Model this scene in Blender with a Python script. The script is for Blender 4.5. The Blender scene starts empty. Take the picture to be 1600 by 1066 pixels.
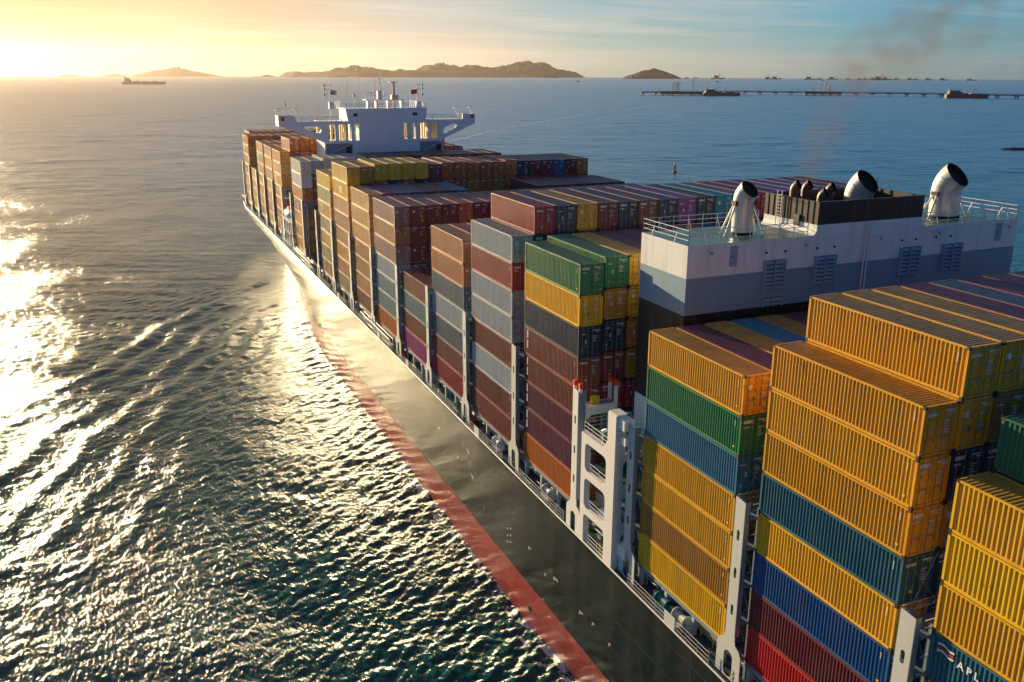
import bpy, bmesh, math, random
import numpy as np
from mathutils import Vector, Matrix, noise
from mathutils.geometry import tessellate_polygon
from mathutils.bvhtree import BVHTree

random.seed(11)
SC = bpy.context.scene
COL = SC.collection

# ------------------------------------------------------------------ camera
# axes: X = starboard, Y = forward, Z = up, Z 0 = the water
F_PX, PIT, YAW, ROL = 1406.77, math.radians(16.79), math.radians(23.40), math.radians(0.19)
CAM_LOC = Vector((-37.31, 0.0, 58.98))
_fw = Vector((math.sin(YAW) * math.cos(PIT), math.cos(YAW) * math.cos(PIT), -math.sin(PIT)))
_rt = Vector((math.cos(YAW), -math.sin(YAW), 0.0))
_up = _rt.cross(_fw)
_r2 = _rt * math.cos(ROL) + _up * math.sin(ROL)
_u2 = -_rt * math.sin(ROL) + _up * math.cos(ROL)
cam_d = bpy.data.cameras.new('camera')
cam = bpy.data.objects.new('camera', cam_d)
COL.objects.link(cam)
cam.matrix_world = Matrix(((_r2.x, _u2.x, -_fw.x, CAM_LOC.x), (_r2.y, _u2.y, -_fw.y, CAM_LOC.y),
                           (_r2.z, _u2.z, -_fw.z, CAM_LOC.z), (0, 0, 0, 1)))
cam_d.sensor_width = 36.0
cam_d.lens = 36.0 * F_PX / 1600.0
cam_d.clip_start = 0.5
cam_d.clip_end = 60000
SC.camera = cam

# ------------------------------------------------------------------ light
SUN_EL, SUN_AZ = math.radians(7.5), math.radians(-14.5)      # azimuth from the bow, negative = to port
sun_dir = Vector((math.sin(SUN_AZ) * math.cos(SUN_EL), math.cos(SUN_AZ) * math.cos(SUN_EL), math.sin(SUN_EL)))
sd = bpy.data.lights.new('sun', 'SUN')
sd.energy = 5.0
sd.angle = math.radians(0.6)
sd.color = (1.0, 0.73, 0.41)
so = bpy.data.objects.new('sun', sd)
COL.objects.link(so)
so.rotation_euler = sun_dir.to_track_quat('Z', 'Y').to_euler()
so.location = (-200, 500, 200)

W = bpy.data.worlds.new('World')
SC.world = W
W.use_nodes = True
nt = W.node_tree
nt.nodes.clear()
_o = nt.nodes.new('ShaderNodeOutputWorld')
_b = nt.nodes.new('ShaderNodeBackground')
_s = nt.nodes.new('ShaderNodeTexSky')
_s.sky_type = 'NISHITA'
_s.sun_disc = False
_s.sun_elevation = SUN_EL
_s.sun_rotation = SUN_AZ
SKY_GAIN, SKY_KNEE, SKY_TINT, CLOUD_COL = 1.45, 2.4, (.90, .98, 1.12), (1.30, 1.18, 1.0)
_s.altitude = 50
_s.air_density = 1.0
_s.dust_density = 0.8
_s.ozone_density = 2.0
_b.inputs['Strength'].default_value = 0.15
# thin streaky cloud laid over the sky, on a sheet far above (direction / height)
tc = nt.nodes.new('ShaderNodeTexCoord')
sx = nt.nodes.new('ShaderNodeSeparateXYZ')
nt.links.new(tc.outputs['Generated'], sx.inputs[0])
def wm(op, a, b=None, c=None):
    n = nt.nodes.new('ShaderNodeMath'); n.operation = op
    for i, v in enumerate((a, b, c)):
        if v is None: continue
        if isinstance(v, (int, float)): n.inputs[i].default_value = v
        else: nt.links.new(v, n.inputs[i])
    return n.outputs[0]
zz = wm('ADD', wm('MAXIMUM', sx.outputs['Z'], 0.0), 0.035)
cu = wm('DIVIDE', sx.outputs['X'], zz); cv = wm('DIVIDE', sx.outputs['Y'], zz)
cx = nt.nodes.new('ShaderNodeCombineXYZ')
nt.links.new(cu, cx.inputs[0]); nt.links.new(cv, cx.inputs[1])
mp = nt.nodes.new('ShaderNodeMapping')
mp.inputs['Rotation'].default_value = (0, 0, math.radians(12))
mp.inputs['Scale'].default_value = (0.30, 0.62, 1)
nt.links.new(cx.outputs[0], mp.inputs['Vector'])
n1 = nt.nodes.new('ShaderNodeTexNoise')
n1.inputs['Scale'].default_value = 1.1; n1.inputs['Detail'].default_value = 7; n1.inputs['Roughness'].default_value = 0.62
n1.inputs['Distortion'].default_value = 0.6
nt.links.new(mp.outputs[0], n1.inputs['Vector'])
cr = nt.nodes.new('ShaderNodeValToRGB')
cr.color_ramp.elements[0].position = 0.46; cr.color_ramp.elements[1].position = 0.72
nt.links.new(n1.outputs['Fac'], cr.inputs[0])
n2 = nt.nodes.new('ShaderNodeTexNoise')
n2.inputs['Scale'].default_value = 0.22; n2.inputs['Detail'].default_value = 2
nt.links.new(mp.outputs[0], n2.inputs['Vector'])
r2 = nt.nodes.new('ShaderNodeMapRange')
r2.inputs['From Min'].default_value = 0.38; r2.inputs['From Max'].default_value = 0.62
nt.links.new(n2.outputs['Fac'], r2.inputs['Value'])
mask = wm('MULTIPLY', cr.outputs[0], r2.outputs[0])
mask = wm('MULTIPLY', mask, 0.75)
mxc = nt.nodes.new('ShaderNodeMix'); mxc.data_type = 'RGBA'; mxc.blend_type = 'MIX'
def vm(op, a, b=None, scale=None):
    n = nt.nodes.new('ShaderNodeVectorMath'); n.operation = op
    for i, v in enumerate((a, b)):
        if v is None: continue
        if isinstance(v, tuple): n.inputs[i].default_value = v
        else: nt.links.new(v, n.inputs[i])
    if scale is not None:
        if isinstance(scale, (int, float)): n.inputs['Scale'].default_value = scale
        else: nt.links.new(scale, n.inputs['Scale'])
    return n.outputs[0]
def lum(c):
    n = nt.nodes.new('ShaderNodeRGBToBW'); nt.links.new(c, n.inputs[0]); return n.outputs[0]
# hazy veil: soften the very bright sky round the sun
sky_l = lum(_s.outputs[0])
sky = vm('SCALE', _s.outputs[0], scale=wm('DIVIDE', SKY_GAIN, wm('ADD', 1.0, wm('DIVIDE', sky_l, SKY_KNEE))))
sky = vm('ADD', vm('SCALE', sky, scale=.5), vm('SCALE', (.5, .49, .48), scale=lum(sky)))
sky = vm('MULTIPLY', sky, SKY_TINT)
# warm towards the sun, cool and darker away from it
hx = wm('SQRT', wm('ADD', wm('ADD', wm('MULTIPLY', sx.outputs['X'], sx.outputs['X']), wm('MULTIPLY', sx.outputs['Y'], sx.outputs['Y'])), .0001))
dts = wm('DIVIDE', wm('ADD', wm('MULTIPLY', sx.outputs['X'], math.sin(SUN_AZ)), wm('MULTIPLY', sx.outputs['Y'], math.cos(SUN_AZ))), hx)
rp = nt.nodes.new('ShaderNodeValToRGB'); rp.color_ramp.interpolation = 'EASE'
nt.links.new(wm('ADD', wm('MULTIPLY', dts, .5), .5), rp.inputs[0])
els = rp.color_ramp.elements
els[0].position = 0.0; els[0].color = (.03, .24, .50, 1)
els[1].position = 1.0; els[1].color = (.56, .31, .17, 1)
for p_, c_ in ((.55, (.06, .32, .64, 1)), (.74, (.19, .53, .78, 1)), (.86, (.40, .60, .72, 1)), (.92, (.66, .66, .68, 1)), (.97, (.76, .54, .39, 1))):
    e_ = els.new(p_); e_.color = c_
sky = vm('MULTIPLY', sky, rp.outputs[0])
cloud = vm('SCALE', CLOUD_COL, scale=wm('ADD', wm('MULTIPLY', lum(sky), 1.0), .35))
nt.links.new(mask, mxc.inputs['Factor'])
nt.links.new(sky, mxc.inputs['A']); nt.links.new(cloud, mxc.inputs['B'])
nt.links.new(mxc.outputs['Result'], _b.inputs['Color'])
nt.links.new(_b.outputs[0], _o.inputs['Surface'])

SC.view_settings.view_transform = 'Standard'
SC.view_settings.look = 'None'
SC.view_settings.exposure = 1.2
SC.view_settings.gamma = 1.0
SC.view_settings.use_curve_mapping = False
SC.cycles.use_denoising = True
SC.cycles.max_bounces = 6
SC.cycles.diffuse_bounces = 3
SC.cycles.glossy_bounces = 3
SC.cycles.volume_bounces = 0
SC.cycles.transparent_max_bounces = 8
SC.cycles.sample_clamp_indirect = 10
SC.cycles.caustics_reflective = True
SC.cycles.volume_max_steps = 64

# ------------------------------------------------------------------ helpers
def tag(o, label=None, cat=None, group=None, kind=None):
    if label: o['label'] = label
    if cat: o['category'] = cat
    if group: o['group'] = group
    if kind: o['kind'] = kind
    return o

def empty(name, loc=(0, 0, 0), parent=None):
    o = bpy.data.objects.new(name, None); COL.objects.link(o)
    o.location = loc
    o.empty_display_size = 0.5
    if parent: o.parent = parent
    return o

class MB:
    """collects shapes, each with a material slot, and links them as one mesh"""
    def __init__(s): s.v = []; s.f = []; s.m = []; s.sm = []
    def add(s, vs, fs, m=0, sm=False):
        b = len(s.v); s.v.extend([tuple(v) for v in vs])
        for f in fs:
            s.f.append([b + i for i in f]); s.m.append(m); s.sm.append(sm)
    def box(s, x0, x1, y0, y1, z0, z1, m=0):
        if x1 < x0: x0, x1 = x1, x0
        if y1 < y0: y0, y1 = y1, y0
        s.add([(x0,y0,z0),(x1,y0,z0),(x1,y1,z0),(x0,y1,z0),(x0,y0,z1),(x1,y0,z1),(x1,y1,z1),(x0,y1,z1)],
              [(0,3,2,1),(4,5,6,7),(0,1,5,4),(1,2,6,5),(2,3,7,6),(3,0,4,7)], m)
    def tube(s, a, b, r, n=8, m=0, r2=None, cap=True):
        a, b = Vector(a), Vector(b); r2 = r if r2 is None else r2
        d = (b - a).normalized()
        q = Vector((0, 0, 1)) if abs(d.z) < .9 else Vector((1, 0, 0))
        e1 = d.cross(q).normalized(); e2 = d.cross(e1)
        vs = []
        for p, rr in ((a, r), (b, r2)):
            for k in range(n):
                t = 2 * math.pi * k / n
                vs.append(p + e1 * math.cos(t) * rr + e2 * math.sin(t) * rr)
        fs = [(k, n + k, n + (k + 1) % n, (k + 1) % n) for k in range(n)]
        s.add(vs, fs, m, n > 6)
        if cap:
            s.add(vs[:n], [tuple(range(n))], m); s.add(vs[n:], [tuple(reversed(range(n)))], m)
    def path(s, pts, rs, n=16, m=0, cap0=True, cap1=True):
        """a swept tube through pts"""
        pts = [Vector(p) for p in pts]; vs = []
        ref = Vector((1, 0, 0))
        for i, p in enumerate(pts):
            d = (pts[min(i + 1, len(pts) - 1)] - pts[max(i - 1, 0)]).normalized()
            e1 = (ref - d * ref.dot(d)).normalized(); e2 = d.cross(e1)
            for k in range(n):
                t = 2 * math.pi * k / n
                vs.append(p + (e1 * math.cos(t) + e2 * math.sin(t)) * rs[i])
        fs = []
        for i in range(len(pts) - 1):
            for k in range(n):
                fs.append((i*n + k, i*n + (k+1) % n, (i+1)*n + (k+1) % n, (i+1)*n + k))
        s.add(vs, fs, m, True)
        if cap0: s.add(vs[:n], [tuple(reversed(range(n)))], m)
        if cap1: s.add(vs[-n:], [tuple(range(n))], m)
    def plate(s, outer, holes, axis, c0, c1, m=0):
        """2-D outline with holes, extruded along axis from c0 to c1"""
        loops = [outer] + list(holes)
        flat = [p for l in loops for p in l]
        tris = tessellate_polygon([[Vector((p[0], p[1], 0)) for p in l] for l in loops])
        def P(p, c):
            if axis == 0: return (c, p[0], p[1])
            if axis == 1: return (p[0], c, p[1])
            return (p[0], p[1], c)
        n = len(flat)
        vs = [P(p, c0) for p in flat] + [P(p, c1) for p in flat]
        fs = [tuple(t) for t in tris] + [tuple(n + i for i in reversed(t)) for t in tris]
        b = 0
        for l in loops:
            k = len(l)
            for i in range(k):
                a, c = b + i, b + (i + 1) % k
                fs.append((a, c, n + c, n + a))
            b += k
        s.add(vs, fs, m)
    def build(s, name, mats, parent=None, recalc=False):
        me = bpy.data.meshes.new(name)
        me.from_pydata(s.v, [], s.f)
        if not isinstance(mats, (list, tuple)): mats = [mats]
        for mt in mats: me.materials.append(mt)
        me.polygons.foreach_set('material_index', s.m)
        me.polygons.foreach_set('use_smooth', s.sm)
        if recalc:
            bm = bmesh.new(); bm.from_mesh(me)
            bmesh.ops.recalc_face_normals(bm, faces=bm.faces); bm.to_mesh(me); bm.free()
        me.update()
        o = bpy.data.objects.new(name, me); COL.objects.link(o)
        if parent: o.parent = parent
        return o

def rrect(x0, x1, y0, y1, r, n=4):
    pts = []
    for cx_, cy_, a0 in ((x1 - r, y1 - r, 0), (x0 + r, y1 - r, 90), (x0 + r, y0 + r, 180), (x1 - r, y0 + r, 270)):
        for k in range(n + 1):
            a = math.radians(a0 + 90 * k / n)
            pts.append((cx_ + r * math.cos(a), cy_ + r * math.sin(a)))
    return pts

def text_mesh(txt, size, bold=0.0):
    cu_ = bpy.data.curves.new('lettering', 'FONT')
    cu_.body = txt; cu_.size = size; cu_.extrude = 0.006; cu_.offset = bold
    cu_.resolution_u = 3
    o = bpy.data.objects.new('lettering', cu_); COL.objects.link(o)
    dg = bpy.context.evaluated_depsgraph_get()
    me = bpy.data.meshes.new_from_object(o.evaluated_get(dg))
    bpy.data.objects.remove(o)
    bpy.data.curves.remove(cu_)
    return me

# ------------------------------------------------------------------ materials
def nodes(name):
    m = bpy.data.materials.new(name); m.use_nodes = True
    t = m.node_tree; t.nodes.clear()
    out = t.nodes.new('ShaderNodeOutputMaterial')
    p = t.nodes.new('ShaderNodeBsdfPrincipled')
    t.links.new(p.outputs[0], out.inputs['Surface'])
    return m, t, p, out

def setin(t, sock, v):
    if isinstance(v, (int, float)): sock.default_value = v
    elif isinstance(v, tuple): sock.default_value = (*v, 1) if len(v) == 3 and len(sock.default_value) == 4 else v
    else: t.links.new(v, sock)

def noise_fac(t, vec, scale, lo, hi, detail=4, stretch=None, rough=.55):
    if stretch:
        mpn = t.nodes.new('ShaderNodeMapping'); mpn.inputs['Scale'].default_value = stretch
        t.links.new(vec, mpn.inputs['Vector']); vec = mpn.outputs[0]
    n = t.nodes.new('ShaderNodeTexNoise'); n.inputs['Scale'].default_value = scale
    n.inputs['Detail'].default_value = detail; n.inputs['Roughness'].default_value = rough
    t.links.new(vec, n.inputs['Vector'])
    r = t.nodes.new('ShaderNodeMapRange')
    r.inputs['From Min'].default_value = lo; r.inputs['From Max'].default_value = hi
    t.links.new(n.outputs['Fac'], r.inputs['Value'])
    return r.outputs[0]

def mixc(t, f, a, b, mode='MIX'):
    n = t.nodes.new('ShaderNodeMix'); n.data_type = 'RGBA'; n.blend_type = mode
    setin(t, n.inputs['Factor'], f); setin(t, n.inputs['A'], a); setin(t, n.inputs['B'], b)
    return n.outputs['Result']

def mathn(t, op, a, b=0.0):
    n = t.nodes.new('ShaderNodeMath'); n.operation = op
    setin(t, n.inputs[0], a); setin(t, n.inputs[1], b)
    return n.outputs[0]

def paint(name, col, rough=.5, dirt=.35, dirt_col=(.07, .045, .03), scale=.6, metal=0.0, stretch=(1, 1, .25), spec=.5):
    m, t, p, _ = nodes(name)
    g = t.nodes.new('ShaderNodeTexCoord').outputs['Object']
    f = noise_fac(t, g, scale, .45, .75, 6, stretch)
    f2 = mathn(t, 'MULTIPLY', f, dirt)
    t.links.new(mixc(t, f2, col, dirt_col), p.inputs['Base Color'])
    r = t.nodes.new('ShaderNodeMapRange'); r.inputs['To Min'].default_value = rough; r.inputs['To Max'].default_value = min(1, rough + .25)
    t.links.new(f, r.inputs['Value']); t.links.new(r.outputs[0], p.inputs['Roughness'])
    p.inputs['Metallic'].default_value = metal
    p.inputs['Specular IOR Level'].default_value = spec
    return m

def box_paint(name, src, roof=False):
    """container paint: the colour is the object's own colour (or the mesh's colour attribute)"""
    m, t, p, _ = nodes(name)
    g = t.nodes.new('ShaderNodeTexCoord').outputs['Object']
    oi = t.nodes.new('ShaderNodeObjectInfo')
    ad = t.nodes.new('ShaderNodeVectorMath'); ad.operation = 'ADD'
    sc_ = t.nodes.new('ShaderNodeVectorMath'); sc_.operation = 'SCALE'
    cmb = t.nodes.new('ShaderNodeCombineXYZ')
    t.links.new(oi.outputs['Random'], cmb.inputs[0]); t.links.new(oi.outputs['Random'], cmb.inputs[1])
    t.links.new(cmb.outputs[0], sc_.inputs[0]); sc_.inputs['Scale'].default_value = 90
    t.links.new(g, ad.inputs[0]); t.links.new(sc_.outputs[0], ad.inputs[1])
    v = ad.outputs[0]
    if src == 'object': c = oi.outputs['Color']
    else:
        a = t.nodes.new('ShaderNodeAttribute'); a.attribute_name = 'paint'; c = a.outputs['Color']
    # sun-faded patches
    fade = mathn(t, 'MULTIPLY', noise_fac(t, v, .35, .35, .75, 3), .15)
    c = mixc(t, fade, c, mixc(t, .5, c, (.5, .46, .42)))
    # grime running down
    gr = mathn(t, 'MULTIPLY', noise_fac(t, v, 1.6, .42, .8, 6, (1, 1.3, .12)), .55)
    c = mixc(t, gr, c, mixc(t, .6, c, (.05, .03, .02)))
    # rust spots
    ru = noise_fac(t, v, 1.1, .62, .70, 8, (1, 1, .6), .7)
    c = mixc(t, mathn(t, 'MULTIPLY', ru, .7), c, (.13, .045, .018))
    if roof:
        r1 = noise_fac(t, v, .5, .25, .7, 6)
        r1 = mathn(t, 'ADD', mathn(t, 'MULTIPLY', r1, .35), .22)
        c = mixc(t, r1, c, (.10, .065, .055))
    t.links.new(c, p.inputs['Base Color'])
    rr = t.nodes.new('ShaderNodeMapRange'); rr.inputs['To Min'].default_value = .42; rr.inputs['To Max'].default_value = .75
    t.links.new(gr, rr.inputs['Value']); t.links.new(rr.outputs[0], p.inputs['Roughness'])
    p.inputs['Specular IOR Level'].default_value = .4
    return m

M = {}
M['box'] = box_paint('container_paint', 'object'); M['roof'] = box_paint('container_roof_paint', 'object', True)
M['box_a'] = box_paint('container_paint_mixed', 'attr'); M['roof_a'] = box_paint('container_roof_mixed', 'attr', True)
M['casting'] = paint('corner_casting', (.045, .03, .022), .6, .5)
M['rod'] = paint('galvanised_rod', (.30, .33, .36), .4, .4, metal=.5)
M['mark'] = paint('white_marking', (.75, .76, .74), .5, .3)
M['mark_y'] = paint('yellow_marking', (.75, .55, .03), .5, .3)
M['mark_b'] = paint('blue_marking', (.03, .12, .40), .5, .3)
M['mark_r'] = paint('red_marking', (.45, .02, .03), .5, .3)
def plated(name, col, rough, streak=.35):
    m, t, p, _ = nodes(name)
    g = t.nodes.new('ShaderNodeNewGeometry').outputs['Position']
    sp_ = t.nodes.new('ShaderNodeSeparateXYZ'); t.links.new(g, sp_.inputs[0])
    h1 = mathn(t, 'PINGPONG', sp_.outputs['Z'], 1.25); h2 = mathn(t, 'PINGPONG', mathn(t, 'ADD', sp_.outputs['X'], sp_.outputs['Y']), 2.6)
    sm = t.nodes.new('ShaderNodeMapRange'); sm.inputs['From Max'].default_value = .035; sm.inputs['To Min'].default_value = 1; sm.inputs['To Max'].default_value = 0
    t.links.new(mathn(t, 'MINIMUM', h1, h2), sm.inputs['Value'])
    st = noise_fac(t, g, 1.3, .48, .8, 6, (1, 1, .08))
    c = mixc(t, mathn(t, 'MULTIPLY', st, streak), col, (.20, .13, .08))
    cl_ = noise_fac(t, g, .25, .35, .7, 3)
    c = mixc(t, mathn(t, 'MULTIPLY', cl_, .14), c, tuple(q * .6 for q in col))
    c = mixc(t, mathn(t, 'MULTIPLY', sm.outputs[0], .22), c, (.10, .10, .10))
    t.links.new(c, p.inputs['Base Color']); p.inputs['Roughness'].default_value = rough
    bp = t.nodes.new('ShaderNodeBump'); bp.inputs['Strength'].default_value = .3; bp.inputs['Distance'].default_value = .03
    t.links.new(mathn(t, 'ADD', noise_fac(t, g, .55, 0, 1, 2), mathn(t, 'MULTIPLY', sm.outputs[0], .3)), bp.inputs['Height'])
    t.links.new(bp.outputs[0], p.inputs['Normal'])
    return m
M['case_white'] = plated('casing_white_plate', (.72, .76, .78), .36); M['case_blue'] = plated('casing_blue_plate', (.20, .32, .43), .38, .25)
M['case_black'] = plated('casing_black_plate', (.016, .015, .017), .42, .3)
M['white'] = paint('ship_white', (.74, .76, .76), .38, .18, (.30, .22, .15), .35)
M['house_white'] = paint('house_white', (.80, .82, .83), .4, .1, (.4, .33, .26), .3)
M['cream'] = paint('house_cream', (.78, .64, .36), .5, .15)
M['paleblue'] = paint('casing_pale_blue', (.24, .36, .46), .4, .15, (.16, .2, .24), .3)
M['black'] = paint('casing_black', (.016, .015, .017), .45, .3, (.05, .04, .035), .5)
M['bridge_grey'] = paint('lashing_grey', (.50, .55, .54), .45, .3, (.25, .17, .11), .5)
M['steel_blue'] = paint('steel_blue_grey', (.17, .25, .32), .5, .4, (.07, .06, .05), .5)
M['deck_green'] = paint('deck_green', (.05, .17, .12), .32, .6, (.11, .09, .06), .35, stretch=(1, 1, 1))
M['deck_blue'] = paint('deck_blue_grey', (.05, .10, .14), .5, .6, (.10, .07, .05), .5, stretch=(1, 1, 1))  # shade on the walkway is put into this dark blue-grey
M['funnel'] = paint('funnel_metal', (.62, .61, .58), .3, .35, (.22, .15, .08), .5, .35)
M['pipe_brown'] = paint('scorched_pipe', (.16, .09, .055), .5, .5)
M['soot_shade'] = paint('soot_shade', (.012, .010, .010), .85, .3)  # black soot that also paints the shade deep in the funnel mouths
M['orange_tip'] = paint('orange_tip', (.75, .07, .01), .5, .2)
M['yellow'] = paint('safety_yellow', (.75, .48, .02), .5, .3)
M['red'] = paint('safety_red', (.55, .02, .02), .4, .3)
M['teal_gear'] = paint('winch_teal', (.01, .16, .20), .4, .4)
M['dark'] = paint('dark_opening', (.012, .014, .018), .5, .3)  # closed near-black faces paint the shade inside openings; also plain dark gear
M['glass'] = paint('window_glass', (.03, .05, .06), .08, .1)
M['far_steel'] = paint('far_steel', (.03, .045, .06), .6, .3)
M['far_light'] = paint('far_light_steel', (.35, .36, .36), .6, .3)
M['far_red'] = paint('far_red_hull', (.22, .045, .02), .6, .3)
M['rock'] = paint('rock', (.03, .03, .03), .9, .3)

def hull_material():
    m, t, p, _ = nodes('hull_paint')
    g = t.nodes.new('ShaderNodeNewGeometry')
    sp = t.nodes.new('ShaderNodeSeparateXYZ'); t.links.new(g.outputs['Position'], sp.inputs[0])
    wob = noise_fac(t, g.outputs['Position'], .7, 0, 1, 3)
    z = mathn(t, 'ADD', sp.outputs['Z'], mathn(t, 'MULTIPLY', wob, .06))
    isred = mathn(t, 'LESS_THAN', z, 5.2)
    st = noise_fac(t, g.outputs['Position'], 1.0, .4, .8, 6, (1, .5, .07))
    blk = mixc(t, mathn(t, 'MULTIPLY', st, .6), (.011, .011, .012), (.045, .042, .035))
    bl = noise_fac(t, g.outputs['Position'], .5, .4, .8, 6, (1, .35, .6))
    red = mixc(t, bl, (.32, .036, .028), (.20, .024, .02))
    sc2 = noise_fac(t, g.outputs['Position'], 1.4, .63, .7, 7, (1, .25, 1))
    red = mixc(t, mathn(t, 'MULTIPLY', sc2, .35), red, (.55, .25, .18))
    wet = t.nodes.new('ShaderNodeMapRange'); wet.inputs['From Min'].default_value = 1.6; wet.inputs['From Max'].default_value = .5
    t.links.new(mathn(t, 'ADD', sp.outputs['Z'], mathn(t, 'MULTIPLY', noise_fac(t, g.outputs['Position'], .9, 0, 1, 4), 1.6)), wet.inputs['Value'])
    red = mixc(t, mathn(t, 'MULTIPLY', wet.outputs[0], .75), red, (.10, .03, .02))
    # welded plate seams
    lz = mathn(t, 'PINGPONG', mathn(t, 'ADD', sp.outputs['Z'], .4), 1.55)
    ly = mathn(t, 'PINGPONG', sp.outputs['Y'], 6.1)
    seam = mathn(t, 'MINIMUM', lz, ly)
    sm = t.nodes.new('ShaderNodeMapRange'); sm.inputs['From Max'].default_value = .06
    t.links.new(seam, sm.inputs['Value'])
    c = mixc(t, isred, blk, red)
    c = mixc(t, sm.outputs[0], mixc(t, .35, c, (.16, .14, .10)), c)
    # a grey wet line just above the water
    t.links.new(c, p.inputs['Base Color'])
    ro = mixc(t, isred, (.16, .16, .16), (.36, .36, .36))
    ro = mathn(t, 'ADD', ro, mathn(t, 'MULTIPLY', st, .10))
    t.links.new(ro, p.inputs['Roughness'])
    bp = t.nodes.new('ShaderNodeBump'); bp.inputs['Strength'].default_value = .5; bp.inputs['Distance'].default_value = .06
    dent = noise_fac(t, g.outputs['Position'], .30, 0, 1, 2, (1, 1, .8))
    fr = mathn(t, 'MULTIPLY', mathn(t, 'PINGPONG', sp.outputs['Y'], .42), .16)
    vst = noise_fac(t, g.outputs['Position'], 1.2, 0, 1, 3, (1, 1, .06))
    hgt = mathn(t, 'ADD', mathn(t, 'ADD', mathn(t, 'ADD', mathn(t, 'MULTIPLY', dent, 1.6), mathn(t, 'MULTIPLY', noise_fac(t, g.outputs['Position'], .12, 0, 1, 3, (1, .6, 1.6)), 5.0)), mathn(t, 'MULTIPLY', sm.outputs[0], .12)), mathn(t, 'ADD', fr, mathn(t, 'MULTIPLY', vst, .35)))
    t.links.new(hgt, bp.inputs['Height']); t.links.new(bp.outputs[0], p.inputs['Normal'])
    p.inputs['Specular IOR Level'].default_value = .7
    p.inputs['Coat Weight'].default_value = 1.0; p.inputs['Coat IOR'].default_value = 1.62; p.inputs['Coat Roughness'].default_value = .185
    return m
M['hull'] = hull_material()

# ------------------------------------------------------------------ sea
R_E = 1.9e6                    # curvature that puts the sea's edge at the photographed dip
def sea_z(x, y):
    return -((x - CAM_LOC.x) ** 2 + (y - CAM_LOC.y) ** 2) / (2 * R_E)

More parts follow.
